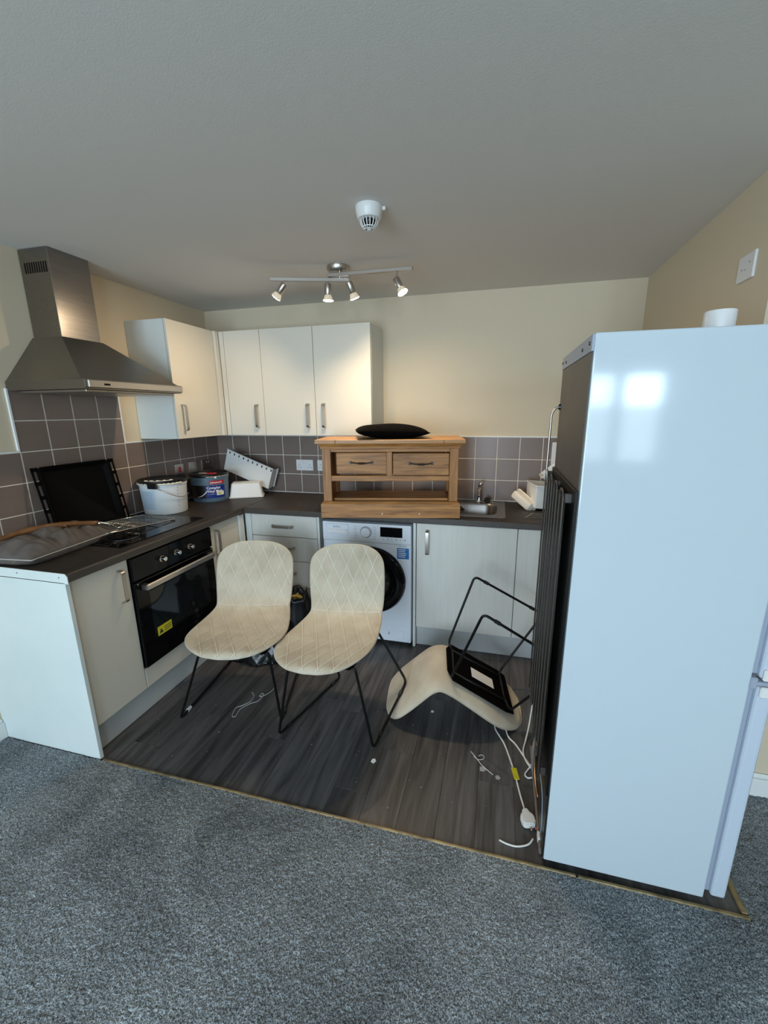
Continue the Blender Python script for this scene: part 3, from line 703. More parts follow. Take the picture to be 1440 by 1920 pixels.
cu = obj('cushion', c, 'velvet', smooth=True); tag(cu, 'flat black cushion lying on top of the oak unit', 'cushion')

# ------------------------------------------------------------------ quilted shell chairs
class Shell:
    prof = [(-.292, .452), (-.285, .468), (-.255, .478), (-.17, .472), (-.06, .462), (.06, .460), (.15, .466), (.205, .482), (.240, .520), (.262, .58), (.285, .66), (.308, .74), (.328, .815), (.331, .832), (.333, .838)]
    def __init__(s):
        P = spline([(0, a, b) for a, b in s.prof], 8); s.P = P; d = [0]
        for i in range(1, len(P)): d.append(d[-1]+(P[i]-P[i-1]).length)
        s.d = d; s.L = d[-1]
        s.crease = min(zip(d, P), key=lambda q: (q[1]-Vector((0, .215, .49))).length)[0]
    def cen(s, t):
        t = min(max(t, 0), s.L)
        for i in range(1, len(s.d)):
            if s.d[i] >= t:
                a = (t-s.d[i-1])/(s.d[i]-s.d[i-1]); return s.P[i-1].lerp(s.P[i], a)
        return s.P[-1]
    def w(s, t):
        c = s.crease
        if t < c:
            k = t/c; base = .238-.036*max(0, (k-.45)/.55)**1.5
            r = .23; q = min(t/r, 1); return base*(1-(1-q)**2.3)**(1/2.3)
        k = (t-c)/(s.L-c); base = .202+.018*math.sin(min(k*1.5, 1)*math.pi/2)-.015*k*k
        r = .13; q = min((s.L-t)/r, 1); return base*(1-(1-q)**2.5)**(1/2.5)
    def pt(s, x, t, off=0):
        c = s.cen(t); e = .004; tg = (s.cen(t+e)-s.cen(t-e)).normalized(); nrm = Vector((0, -tg.z, tg.y))  # upper/front side
        if nrm.z < 0 and nrm.y > 0: nrm = -nrm
        u = x/.23; curl = .022*u*u*abs(u) if t > 0 else 0
        return Vector((x, c.y, c.z)) + nrm*(curl+off)
SHL = Shell()
def groove(x, t):
    """distance to the nearest seam; straight channels at the back of the seat, diamonds elsewhere"""
    P = .075; c = SHL.crease; g = 9
    if t > c:
        tt = (t-c)/.165*P
        for s_ in (1, -1):
            v = (x*1.0+s_*tt+.5*P) % P; g = min(g, min(v, P-v)*.8)
        g = min(g, abs(t-c))
    else:
        q = c-t; sh = q/.165*P
        v = (x-sh+.5*P) % P; g = min(v, P-v)*.8
        if q > .26:
            v = (x+sh+.5*P) % P; g = min(g, min(v, P-v)*.8)
        else:
            v = (x+sh+.5*P) % P; g = min(g, min(v, P-v)*.8+.006)
    return g
def shell_bm(nu=64, nv=190, th=.026):
    bm = B(); top = []; bot = []
    for j in range(nv+1):
        f = j/nv; t = SHL.L*(f - math.sin(2*math.pi*f)/(2*math.pi)*.85)
        t = min(max(t, .0004), SHL.L-.0004); w_ = SHL.w(t)
        ra, rb = [], []
        for i in range(nu+1):
            u = -math.cos(math.pi*i/nu)*.35 + (-1+2*i/nu)*.65
            x = u*w_; e = min(t, SHL.L-t)
            edge = (1-abs(u)**7)*min(1, (e/.02)**.5)
            off = (.0048 if t < SHL.crease else .0038)*edge*(1-math.exp(-(groove(x, t)/.011)**2)) - .0025
            ra.append(bm.verts.new(SHL.pt(x, t, off)))
            if i in (0, nu) or j in (0, nv): rb.append(ra[-1])
            else: rb.append(bm.verts.new(SHL.pt(x, t, -th*((1-abs(u)**6)**.5)*min(1, (e/.03)**.5)-.003)))
        top.append(ra); bot.append(rb)
    for j in range(nv):
        for i in range(nu):
            bm.faces.new((top[j][i], top[j][i+1], top[j+1][i+1], top[j+1][i]))
            q = (bot[j][i], bot[j+1][i], bot[j+1][i+1], bot[j][i+1])
            if len(set(q)) == 4:
                try: bm.faces.new(q)
                except ValueError: pass
    bmesh.ops.recalc_face_normals(bm, faces=bm.faces[:])
    return bm
def seams():
    bm = B(); P = .075; c = SHL.crease; L = SHL.L
    def run(fn, t0, t1, n):
        cur = []
        for k in range(n+1):
            t = t0+(t1-t0)*k/n; x = fn(t)
            if abs(x) < SHL.w(t)*.965: cur.append(SHL.pt(x, t, -.0004))
            else:
                if len(cur) > 2: tube(bm, cur, .0016, 4)
                cur = []
        if len(cur) > 2: tube(bm, cur, .0016, 4)
    for m_ in range(-9, 10):
        for s_ in (1, -1):
            run(lambda t: (m_+.5)*P - s_*((t-c)/.165*P), c+.002, L-.008, 60)
        run(lambda t: (m_+.5)*P + (c-t)/.165*P, .012, c-.004, 70)
        run(lambda t: (m_+.5)*P - (c-t)/.165*P, .012, c-.26, 40)
    n = 30; w_ = SHL.w(c)*.985
    tube(bm, [SHL.pt(-w_+2*w_*k/n, c, -.001) for k in range(n+1)], .0013, 4)
    return bm
def rim():
    pts = []; n = 90
    for sgn in (1, -1):
        seq = range(n+1) if sgn == 1 else range(n, -1, -1)
        for k in seq:
            f = k/n; t = SHL.L*(f-math.sin(2*math.pi*f)/(2*math.pi)*.8); t = min(max(t, .0008), SHL.L-.0008)
            pts.append(SHL.pt(sgn*SHL.w(t)*1.002, t, -.006))
    return tube(B(), pts, .0024, 5, closed=True)
def pose(x, y, a, rx=0, ry=0):
    T_ = Matrix.Translation((0, 0, .45))
    return Matrix.Translation((x, y, 0))@Matrix.Rotation(a, 4, 'Z')@T_@Matrix.Rotation(ry, 4, 'Y')@Matrix.Rotation(rx, 4, 'X')@T_.inverted()
shell_me = None
def chair(label, mtx, feet, base, worldfeet=True, rimlab=None, pads=('pblack',)*4):
    """feet: front-left, rear-left, front-right, rear-right floor points of the sled rods (viewer's left first)"""
    global shell_me
    t = thing('quilted_chair', label, 'chair', base, group='cream quilted chairs')
    rel = world_of(t).inverted()@mtx
    if shell_me is None:
        o = obj('shell', shell_bm(), 'fabric', None, world=False, smooth=True); shell_me = o.data
        sm_ = obj('stitching', seams(), 'stitch', None, world=False); rm = obj('piping', rim(), 'fabric', None, world=False, smooth=True)
        shell_me = (o, sm_, rm)
        o.parent = t; o.matrix_local = rel; sm_.parent = o; rm.parent = o
    else:
        o0, s0, r0 = shell_me
        o = o0.copy(); COL.objects.link(o); o.parent = t; o.matrix_local = rel
        for q in (s0, r0):
            c_ = q.copy(); COL.objects.link(c_); c_.parent = o
    if rimlab: o['label'] = rimlab
    P = lambda x, y, z: (mtx@Vector((x, y, z)))
    zt = .4165
    if not worldfeet: feet = [tuple(P(*f)) for f in feet]
    R_ = .0065
    for sgn, (ff, rf) in zip((-1, 1), ((feet[0], feet[1]), (feet[2], feet[3]))):
        a = P(sgn*.165, -.165, zt); b = P(sgn*.165, .185, zt+.006)
        pts = rounded([P(sgn*.10, -.150, zt), a, ff, rf, b, P(sgn*.10, .165, zt+.006)], .028, 5)
        lg = obj('leg', tube(B(), pts, R_, 10), 'blackm', t, smooth=True)
        fv, rv = Vector(ff), Vector(rf); d = (rv-fv).normalized(); up = P(0, 0, 1)-P(0, 0, 0)
        for qi, q in enumerate((fv+d*.075, rv-d*.075)):
            bm = tube(B(), [q-d*.014, q+d*.014], .0095, 10); obj('foot_pad', bm, pads[(sgn+1)+qi], lg, smooth='auto')
    bm = B()
    for y_, z_ in ((-.150, zt), (.165, zt+.006)): tube(bm, [P(-.11, y_, z_), P(.11, y_, z_)], .006, 8)
    for x_ in (-.10, .10): tube(bm, [P(x_, -.16, zt), P(x_, .17, zt+.006)], .006, 8)
    obj('seat_frame', bm, 'blackm', t, smooth=True)
    bm = B(); prism(bm, [(-.155, -.20), (.155, -.20), (.170, -.15), (.160, .17), (.10, .20), (-.10, .20), (-.160, .17), (-.170, -.15)], .4235, .4300); bm.transform(mtx)
    obj('underseat_board', bm, 'velvet', t)
    bm = bx(-.040, .040, -.095, .045, .4222, .4234); bm.transform(mtx)
    obj('care_card', bm, 'paperw', t, label='white paper card under the seat')
    return t
Z_ = .0130
chair('cream quilted chair nearer the oven, with scuffed top edge and stained seat', pose(1.045, -1.345, .31, -.03, .03),
      [(.764, -1.547, Z_), (.698, -1.014, Z_), (1.281, -1.435, Z_), (1.137, -.915, Z_)], (1.02, -1.25, 0), pads=('plastic', 'pblack', 'pblack', 'pblack'))
chair('cream quilted chair in the middle, standing in front of the washing machine', pose(1.537, -1.322, .02, .02, -.07),
      [(1.315, -1.523, Z_), (1.441, -1.019, Z_), (1.791, -1.494, Z_), (1.8755, -1.1545, .152)], (1.56, -1.28, 0))
Mt = Matrix(((.1508, -.8291, -.5384), (-.9879, -.1457, -.0524), (-.035, .5398, -.8411))).to_4x4(); Mt.translation = (2.4645, -1.0426, .5287)
Mt = Matrix.Translation((.020, .004, .012))@Matrix.Translation((2.1, -1.05, 0))@Matrix.Rotation(-.036, 4, 'Y')@Matrix.Scale(.965, 4)@Matrix.Translation((-2.1, 1.05, 0))@Mt
chair('cream chair tipped upside down on the floor, black legs in the air', Mt,
      [(-.245, -.2, .006), (-.215, .27, .006), (.245, -.2, .006), (.215, .27, .006)], (2.1, -1.05, 0), worldfeet=False)

# ------------------------------------------------------------------ things on the worktop, left run
# grey seat cushion with pale piping
c = cushion(.32, .48, .17, n=60)
for v in c.verts:
    x_, y_ = v.co.x, v.co.y
    if v.co.z > .001:
        fx = abs(math.sin(math.pi*3*(x_/.32+.5))); fy = abs(math.sin(math.pi*3*(y_/.48+.5)))
        v.co.z *= .46+.54*(fx*fy)**.45
        v.co.z += .0025*math.sin(60*x_+9*math.sin(25*y_))*fx
    else: v.co.z = max(v.co.z, -.030)
gm = Matrix.Translation((.200, -1.600, ZT+.0315))@Matrix.Rotation(math.radians(6), 4, 'Z')
gc = thing('seat_cushion', 'tufted grey seat cushion with pale piping at the worktop end', 'cushion', mtx=gm)
obj('cushion_body', c, 'greyc', gc, world=False, smooth=True)
pp = []
for k in range(80):
    a = 4*k/80; sd = int(a); f = (a-sd)*2-1
    u, v = [(f, -1), (1, f), (-f, 1), (-1, -f)][sd]
    pp.append((0, 0, 0))
    bo = 1-.07*(1-u*u)*abs(v)**2; b1 = 1-.07*(1-v*v)*abs(u)**2
    pp[-1] = (u*.16*(1-.07*(1-u*u)*abs(v)**2), v*.24*(1-.07*(1-v*v)*abs(u)**2), .001)
# the bow factors of the cloth are mirrored here so the cord follows its seam
obj('piping_cord', tube(B(), pp, .0021, 6, closed=True), 'piping', gc, world=False, smooth=True)
obj('care_tag', bx(-.16, -.115, -.262, -.215, .0, .001), 'paperw', gc, world=False)
obj('tag_print', bx(-.155, -.120, -.255, -.235, .001, .0014), 'red', gc, world=False)
# long brown handle with metal ferrule and prongs
hk = thing('wooden_handled_fork', 'curved brown wooden handle with metal prongs lying across the grey cushion', 'utensil', (.24, -1.6, .97))
pth = spline([(.12, -1.855, .988), (.150, -1.72, 1.018), (.195, -1.61, 1.026), (.25, -1.52, 1.022), (.305, -1.430, 1.006)], 6)
n = len(pth); obj('wooden_handle', tube(B(), pth, [.006+.009*math.sin(min(1, i/(n*.75))*math.pi*.75) for i in range(n)], 12), 'caramel', hk, smooth=True)
obj('ferrule', tube(B(), [(.305, -1.430, 1.006), (.312, -1.420, 1.002), (.325, -1.400, .994), (.338, -1.378, .984)], [.011, .009, .006, .004], 12), 'chrome', hk, smooth=True)
bm = B()
tube(bm, spline([(.338, -1.378, .984), (.345, -1.355, .962), (.350, -1.325, .966), (.356, -1.300, .975)], 4), .0022, 6)
tube(bm, spline([(.338, -1.378, .984), (.330, -1.350, .960), (.332, -1.325, .962), (.340, -1.300, .972)], 4), .0022, 6)
obj('prongs', bm, 'chrome', hk, smooth=True)
pn = thing('pen', 'slim brown and silver pen lying on the grey cushion under the wooden handle', 'pen', (.26, -1.55, .98))
obj('barrel', tube(B(), [(.195, -1.535, 1.032), (.215, -1.540, 1.030), (.250, -1.552, 1.018)], [.0035, .005, .005], 10), 'caramel', pn, smooth=True)
obj('silver_tip', tube(B(), [(.250, -1.552, 1.018), (.278, -1.562, 1.004), (.294, -1.567, .994)], [.0052, .005, .002], 10), 'chrome', pn, smooth=True)
# black enamel oven tray leaning on the tiles
tl = math.radians(-10)
tm = Matrix.Translation((.100, -1.278, ZT+.008))@Matrix.Rotation(tl, 4, 'Y')
tr = thing('oven_tray', 'black enamel baking tray standing on edge against the tiles', 'baking tray', mtx=tm)
TW, TH, TD = .200, .375, .020  # half width, height, depth
bm = B()
loft(bm, [[(.0, y, z) for y, z in rrect(-TW, TW, .0, TH, .02)], [(.003, y, z) for y, z in rrect(-TW+.004, TW-.004, .004, TH-.004, .018)],
          [(.0, y, z) for y, z in rrect(-TW+.010, TW-.010, .010, TH-.010, .016)], [(-TD, y, z) for y, z in rrect(-TW+.026, TW-.026, .026, TH-.026, .02)]])
r2 = B()
loft(bm, [[(-.001, y, z) for y, z in rrect(-TW, TW, .0, TH, .02)], [(-.002, y, z) for y, z in rrect(-TW+.010, TW-.010, .010, TH-.010, .016)], [(-TD-.002, y, z) for y, z in rrect(-TW+.024, TW-.024, .024, TH-.024, .02)]])
r2.free(); obj('pan', bm, 'enamel', tr, world=False, smooth='auto')
for s_ in (-1, 1):
    bm = B(); y0 = s_*TW; y1 = s_*(TW+.034)
    box(bm, -.0015, .0025, y0-.001, y0+s_*.009, 0, TH); box(bm, -.0015, .0025, y1-s_*.010, y1, .0, TH)
    for k in range(6): zz = .004+(TH-.016)*k/5; box(bm, -.0015, .0025, y0, y1, zz-.009 if k else 0, zz+.011)
    obj('slotted_flange', bm, 'enamel', tr, world=False)
# wire oven rack lying on the hob
rk = thing('oven_rack', 'wire oven rack lying tilted on the hob in front of the tray', 'rack', (.26, -1.2, .93))
ra = Matrix.Translation((.235, -1.205, .9385))@Matrix.Rotation(math.radians(-8), 4, 'Z')@Matrix.Rotation(math.radians(-3), 4, 'X')
bm = tube(B(), rounded([(-.14, -.20, 0), (.14, -.20, 0), (.14, .22, 0), (-.14, .22, 0), (-.14, -.20, 0)], .02, 4), .0032, 8); bm.transform(ra)
obj('outer_frame', bm, 'chrome', rk, smooth=True)
for k in range(9):
    x_ = -.112+.028*k
    bm = tube(B(), [(x_, -.20, .001), (x_, .22, .001)], .0016, 6); bm.transform(ra); obj('cross_wire', bm, 'chrome', rk, smooth=True)
bm = B(); tube(bm, [(-.14, -.07, -.001), (.14, -.07, -.001)], .0026, 6); tube(bm, [(-.14, .09, -.001), (.14, .09, -.001)], .0026, 6); bm.transform(ra); obj('brace_wire', bm, 'chrome', rk)
# black plastic grid (trivet) under the rack
tv = thing('pan_support', 'small black grill pan insert lying under the wire rack', 'trivet', (.33, -1.38, ZT+.005))
bm = B()
for k in range(5): tube(bm, [(.27+.035*k, -1.47, .936), (.29+.035*k, -1.28, .936)], .003, 6)
for k in range(3): tube(bm, [(.26, -1.465+.085*k, .932), (.44, -1.475+.085*k, .932)], .003, 6)
for q in ((.27, -1.46), (.43, -1.47), (.29, -1.29), (.43, -1.30)): tube(bm, [(*q, .9215), (*q, .933)], .003, 6)
obj('grid', bm, 'blackm', tv)
# paint tubs
def tub(name, label, c, r0, r1, h, body, wall=.004):
    t = thing(name, label, 'paint tub', (c[0], c[1], ZT), group='paint tubs')
    x, y = c; z = ZT+.001
    obj('body', lathe(B(), [(0, 0), (r0, 0), (r0+.002, .004), (r0+(r1-r0)*.86, h*.86), (r1+.002, h*.865), (r1+.002, h*.90), (r1-.001, h*.905), (r1, h), (r1-wall, h), (r0-wall, .006), (0, .006)], c=(x, y, z), seg=56, caps=False), body, t, smooth='auto')
    return t, z
t, z = tub('paint_tub', 'white paint tub with paint-splashed black lid and wire handle beside the hob', (.150, -.800), .128, .142, .215, 'tubw')
bx_, by_ = .150, -.800
obj('lid', lathe(B(), [(.146, .200), (.1475, .204), (.1475, .220), (.142, .222), (.136, .213), (.05, .211), (0, .212)], c=(bx_, by_, z), seg=56), 'pblack', t, smooth='auto')
# torn lid strip and dried paint
def arc(c, r, a0, a1, z, n=14): return [(c[0]+r*math.cos(math.radians(a0+(a1-a0)*k/n)), c[1]+r*math.sin(math.radians(a0+(a1-a0)*k/n)), z) for k in range(n+1)]
bm = B(); tube(bm, arc((bx_, by_), .146, -150, 0, z+.200, 30), [.003+.0045*abs(math.sin(k*1.7)) for k in range(31)], 6); tube(bm, arc((bx_, by_), .132, -100, -20, z+.217), [.002+.011*abs(math.sin(k*1.1)) for k in range(15)], 6)
obj('dried_paint', bm, 'paint', t, smooth=True)
bm = B(); box(bm, bx_+.015, bx_+.085, by_-.152, by_-.140, z+.175, z+.212, .004, mtx=None); box(bm, bx_+.01, bx_+.06, by_-.10, by_-.02, z+.212, z+.228, .008)
obj('torn_lid_flap', bm, 'pblack', t)
bm = tube(B(), spline([(bx_+.06, by_-.128, z+.178), (bx_+.105, by_-.115, z+.155), (bx_+.138, by_-.07, z+.125), (bx_+.150, by_-.01, z+.105), (bx_+.150, by_+.05, z+.12)], 6), .0022, 6)
obj('wire_handle', bm, 'nickel', t, smooth=True)
def curved_label(c, r, a0, a1, z0, z1, slope=0, n=16):
    bm = B(); A = [math.radians(a0+(a1-a0)*k/n) for k in range(n+1)]
    for rr, flip in ((r, 0), ):
        lo = [bm.verts.new((c[0]+rr*math.cos(a), c[1]+rr*math.sin(a), z0)) for a in A]; hi = [bm.verts.new((c[0]+(rr+slope)*math.cos(a), c[1]+(rr+slope)*math.sin(a), z1)) for a in A]
        for k in range(n): bm.faces.new((lo[k], lo[k+1], hi[k+1], hi[k]))
    return bm
obj('paper_label', curved_label((bx_, by_), .1325, -118, -72, z+.035, z+.160, .0085), 'paper', t, label='pale blue printed paper label')
def dashes(c, r, a0, a1, z0, z1, rows, slope):
    bm = B(); rnd = random.Random(3)
    for i in range(rows):
        z_ = z0+(z1-z0)*i/(rows-1); a = a0
        while a < a1-2:
            ln = rnd.uniform(1.5, 5); b_ = min(a+ln, a1)
            v = [bm.verts.new((c[0]+(r+slope*(z_+dz-z0)/(z1-z0))*math.cos(math.radians(q)), c[1]+(r+slope*(z_+dz-z0)/(z1-z0))*math.sin(math.radians(q)), z_+dz)) for q, dz in ((a, 0), (b_, 0), (b_, .0022), (a, .0022))]
            bm.faces.new(v); a = b_+1.2
    return bm
obj('label_print', dashes((bx_, by_), .1340, -114, -76, z+.045, z+.150, 14, .0068), 'txt_g', t)
obj('side_print', dashes((bx_, by_), .1350, -16, -10, z+.05, z+.17, 7, .008), 'txt_k', t)
# blue-grey tub
b2 = (.192, -.395)
t, z = tub('paint_tub', 'slate blue paint tub with dark lid and royal blue label in the corner', b2, .126, .136, .195, 'blue')
obj('lid', lathe(B(), [(.1385, .182), (.140, .186), (.140, .201), (.134, .203), (.128, .195), (.04, .193), (0, .194)], c=(*b2, z), seg=56), 'pblack', t, smooth='auto')
bm = tube(B(), arc(b2, .139, -62, 15, z+.187, 24), [.0014+.0014*abs(math.sin(k*.9)) for k in range(25)], 6); lathe(bm, [(0, 0), (.009, .002), (.011, .010), (0, .014)], c=(b2[0]+.137*math.cos(math.radians(-35)), b2[1]+.137*math.sin(math.radians(-35)), z+.172), seg=10)
obj('dried_paint', bm, 'paint', t, smooth=True)
def rad(r, sl, z0, z1): return None
rr0 = .1265; sl = lambda zz: .0095*zz/.168
obj('dark_band', curved_label(b2, rr0+sl(.028)+.0008, -135, -50, z+.028, z+.125, sl(.125)-sl(.028), 30), 'pblack', t)
obj('blue_label', curved_label(b2, rr0+sl(.030)+.0014, -66, -5, z+.030, z+.122, sl(.122)-sl(.030), 30), 'navy', t, label='royal blue product label')
obj('red_badge', curved_label(b2, rr0+sl(.135)+.0014, -54, -8, z+.132, z+.158, .0014, 20), 'red', t)
obj('white_patch', curved_label(b2, rr0+sl(.045)+.0024, -34, -10, z+.048, z+.078, .0018, 12), 'paperw', t)
obj('patch_mark', curved_label(b2, rr0+sl(.055)+.0034, -29, -21, z+.054, z+.070, .0009, 6), 'yellow', t)
bm = B()
for k in range(14):
    a0 = -96+2.4*k; hgt = .036+.0022*k*k*.10
    v = [bm.verts.new((b2[0]+(rr0+sl(h)+.0022)*math.cos(math.radians(q)), b2[1]+(rr0+sl(h)+.0022)*math.sin(math.radians(q)), z+h)) for q, h in ((a0, hgt), (a0+2.4, hgt+.003), (a0+2.4, hgt+.006+.0006*k), (a0, hgt+.002+.0006*k))]
    bm.faces.new(v)
obj('swoosh_mark', bm, 'txt_w', t)
def wrap_text(s, size, c, r, a0, zb, m, parent, bold=False, name='lettering', slope=0):
    cu_ = bpy.data.curves.new(name, 'FONT'); cu_.body = s; cu_.size = size; cu_.extrude = .0003; cu_.resolution_u = 2
    if bold: cu_.offset = size*.02
    o = bpy.data.objects.new('t_', cu_); COL.objects.link(o); me = bpy.data.meshes.new_from_object(o); bpy.data.objects.remove(o)
    bm = B(); bm.from_mesh(me); bmesh.ops.subdivide_edges(bm, edges=[e for e in bm.edges if e.calc_length() > .006], cuts=2)
    for v in bm.verts:
        a = math.radians(a0)+v.co.x/r; rr_ = r+v.co.z+slope*v.co.y
        v.co = Vector((c[0]+rr_*math.cos(a), c[1]+rr_*math.sin(a), zb+v.co.y))
    return obj(name, bm, m, parent)
wrap_text('Covaplus', .026, b2, rr0+.0080, -63, z+.098, 'txt_w', t, True)
wrap_text('Vinyl Matt', .026, b2, rr0+.0066, -62, z+.073, 'txt_w', t, True)
wrap_text('For walls and ceilings', .009, b2, rr0+.0056, -61, z+.056, 'paper', t)
wrap_text("Johnstone's", .0185, b2, rr0+.0110, -51, z+.139, 'txt_w', t, True)
bm = bx(-.035, .035, -.012, .012, 0, .012, .004); bm.transform(Matrix.Translation((b2[0]+.045, b2[1]-.03, z+.195))@Matrix.Rotation(.4, 4, 'Z')); o = obj('red_scraper', bm, 'red')
tag(o, 'small red plastic tool lying on the dark lid of the blue tub', 'tool')
bm = B(); prism(bm, rrect(-.05, .05, -.018, .018, .012, 4), 0, .003); bm.transform(Matrix.Translation((b2[0]-.045, b2[1]+.0, z+.1955))@Matrix.Rotation(-.3, 4, 'Z')@Matrix.Rotation(-.06, 4, 'Y')); o = obj('paint_scrap', bm, 'paint')
tag(o, 'pale torn scrap lying on the dark lid of the blue tub', 'scrap')
# white plastic fridge bins
def bin_(label, mtx, w_, d_, h_, m='plastic', th=.003, taper=.012, slots=0, ridge=True):
    """open tub in local coords: floor at z=0, opening up"""
    t = thing('fridge_bin', label, 'plastic bin', mtx=mtx, group='white fridge bins')
    bm = B(); rr_ = .014
    lo = lambda ix, z_: [(x_, y_, z_) for x_, y_ in rrect(-w_/2+ix, w_/2-ix, -d_/2+ix, d_/2-ix, rr_, 4)]
    loft(bm, [lo(taper+.006, 0), lo(taper, .005), lo(.003, h_-.008), lo(-.003, h_-.007), lo(-.003, h_), lo(.005, h_), lo(taper+th, .007)], True)
    bm.faces.new([v for v in bm.verts][:20][::-1]) if False else None
    bmesh.ops.contextual_create(bm, geom=[e for e in bm.edges if e.is_boundary])
    bmesh.ops.recalc_face_normals(bm, faces=bm.faces[:])
    obj('shell', bm, m, t, world=False, smooth='auto')
    if slots:
        s_ = B()
        for k in range(slots): box(s_, -w_/2+.03+(w_-.06)*k/(slots-1)-.0035, -w_/2+.03+(w_-.06)*k/(slots-1)+.0035, -d_/2-.004, -d_/2+.004, h_-.028, h_-.012)
        obj('slots', s_, 'black', t, world=False)
    return t
# flat-bottom tub lying tilted against the tiles: long face towards the room
bm_ = frame_m((.365, -.185, 1.118), (.937, .06, -.35), (-.13, -.98, -.30))   # x along, y = face normal outwards
Mb = frame_m((.366, -.150, 1.118), (.93, .02, -.367), Vector((.02, .95, .10)))
t = thing('fridge_bin', 'long white plastic drawer with a row of slots, tilted against the tiles', 'plastic bin', mtx=Mb, group='white fridge bins')
# local: x along the length, y into the wall, z = up across the face
LW, LD, LH = .205, .095, .180
bm = B(); th = .003
box(bm, -LW, LW, 0, th, -LH/2, LH/2, .001)
box(bm, -LW, -LW+th, th, LD, -LH/2, LH/2-.02, .001); box(bm, LW-th, LW, th, LD, -LH/2, LH/2-.02, .001)
box(bm, -LW, LW, th, LD, -LH/2, -LH/2+th, .001); box(bm, -LW, LW, LD-th, LD, -LH/2, LH/2-.04, .001)
box(bm, -LW-.004, LW+.004, -.004, .004, LH/2-.004, LH/2, .001)
box(bm, LW-.001, LW+.006, LD-.012, LD, -LH/2-.004, LH/2-.02, .001)
obj('shell', bm, 'plastic', t, world=False)
bm = B()
for k in range(10): box(bm, -LW+.022+.0415*k, -LW+.031+.0415*k, -.0006, .0002, LH/2-.030, LH/2-.012, 0)
obj('slots', bm, 'black', t, world=False)
bin_('white plastic bin under the tilted slotted drawer, beside the blue tub', Matrix.Translation((.392, -.228, ZT+.112))@Matrix.Rotation(math.radians(28), 4, 'Z')@Matrix.Rotation(math.pi, 4, 'X'), .25, .16, .110, taper=.02)
# bins by the fridge
bin_('cream white narrow bin lying on its side next to the sink', frame_m((2.445, -.235, .975), (.64, -.62, -.45), (-.48, .12, -.86)), .185, .075, .062, m='plasticw')
bin_('large white bin standing behind the narrow cream one', Matrix.Translation((2.600, -.165, ZT+.010))@Matrix.Rotation(math.radians(12), 4, 'Z')@Matrix.Rotation(math.radians(4), 4, 'Y'), .21, .22, .155)
bin_('white bin propped at the top of the pile behind the fridge coil', frame_m((2.68, -.13, 1.105), (.75, 0, .66), (0, 1, 0)), .14, .16, .09)
rk = thing('wire_shelf', 'pale wire shelf lying on the worktop under the white bins', 'shelf', (2.55, -.42, ZT))
bm = B()
for k in range(5): tube(bm, [(2.47+.01*k, -.48+.03*k, ZT+.004), (2.80, -.47+.03*k, ZT+.004)], .0022, 6)
tube(bm, [(2.47, -.485, ZT+.004), (2.52, -.355, ZT+.004)], .003, 6)
obj('wires', bm, 'nickel', rk)

# ------------------------------------------------------------------ sockets and switches
def plate(label, org, out, w_, h_, kind, m='socket', p=None):
    """out: wall normal; org: plate centre on the wall"""
    out = Vector(out); xa = Vector((0, 0, 1)).cross(out); mt = frame_m(org, xa, (0, 0, 1))
    t = thing('wall_socket' if kind != 'switch' else 'wall_switch', label, 'socket' if kind != 'switch' else 'switch', mtx=mt)
    obj('plate', bx(-w_/2, w_/2, -h_/2, h_/2, .0, .009, .002), m, t, world=False)
    if kind == 'double':
        for s_ in (-1, 1):
            obj('rocker', bx(s_*.012-.006, s_*.012+.006, .012, .030, .009, .0125, .001), m, t, world=False)
            bm = B()
            for hx, hy, a, b in ((0, .004, .002, .0035), (-.011, -.018, .0035, .0018), (.011, -.018, .0035, .0018)): box(bm, s_*.045+hx-a, s_*.045+hx+a, hy-b, hy+b, .009, .0094)
            obj('pin_holes', bm, 'black', t, world=False)
    elif kind == 'red': obj('rocker', bx(-.010, .010, -.020, .020, .009, .014, .002), 'red', t, world=False, label='red rocker')
    elif kind == 'switch': obj('rocker', bx(-.008, .008, -.013, .013, .009, .013, .001), m, t, world=False)
    elif kind == 'aerial':
        bm = B()
        for hx, hy in ((-.02, -.004), (0, -.008), (.024, .012)): lathe(bm, [(.003, 0), (.0028, .001), (0, .001)], c=(hx, hy, .009), seg=10)
        obj('screw', bm, 'txt_g', t, world=False)
    return t
plate('white double socket on the back tiles left of the oak unit', (.795, -.008, 1.142), (0, -1, 0), .146, .086, 'double')
plate('white socket half hidden behind the oak unit post', (.978, -.008, 1.142), (0, -1, 0), .146, .086, 'double')
plate('white socket plate on the back tiles beside the fridge pipe', (2.715, -.008, 1.24), (0, -1, 0), .146, .20, 'switch')
plate('brushed metal cooker switch with red rocker above the white tub', (.008, -.485, 1.148), (1, 0, 0), .086, .086, 'red', 'socketc')
plate('brushed metal single switch between the red cooker switch and the double socket', (.008, -.342, 1.148), (1, 0, 0), .086, .086, 'switch', 'socketc')
plate('brushed metal double socket on the left wall tiles by the corner', (.008, -.168, 1.148), (1, 0, 0), .146, .086, 'double', 'socketc')
plate('white blank plate high on the right wall above the fridge', (XR, -1.168, 2.038), (-1, 0, 0), .105, .086, 'aerial')

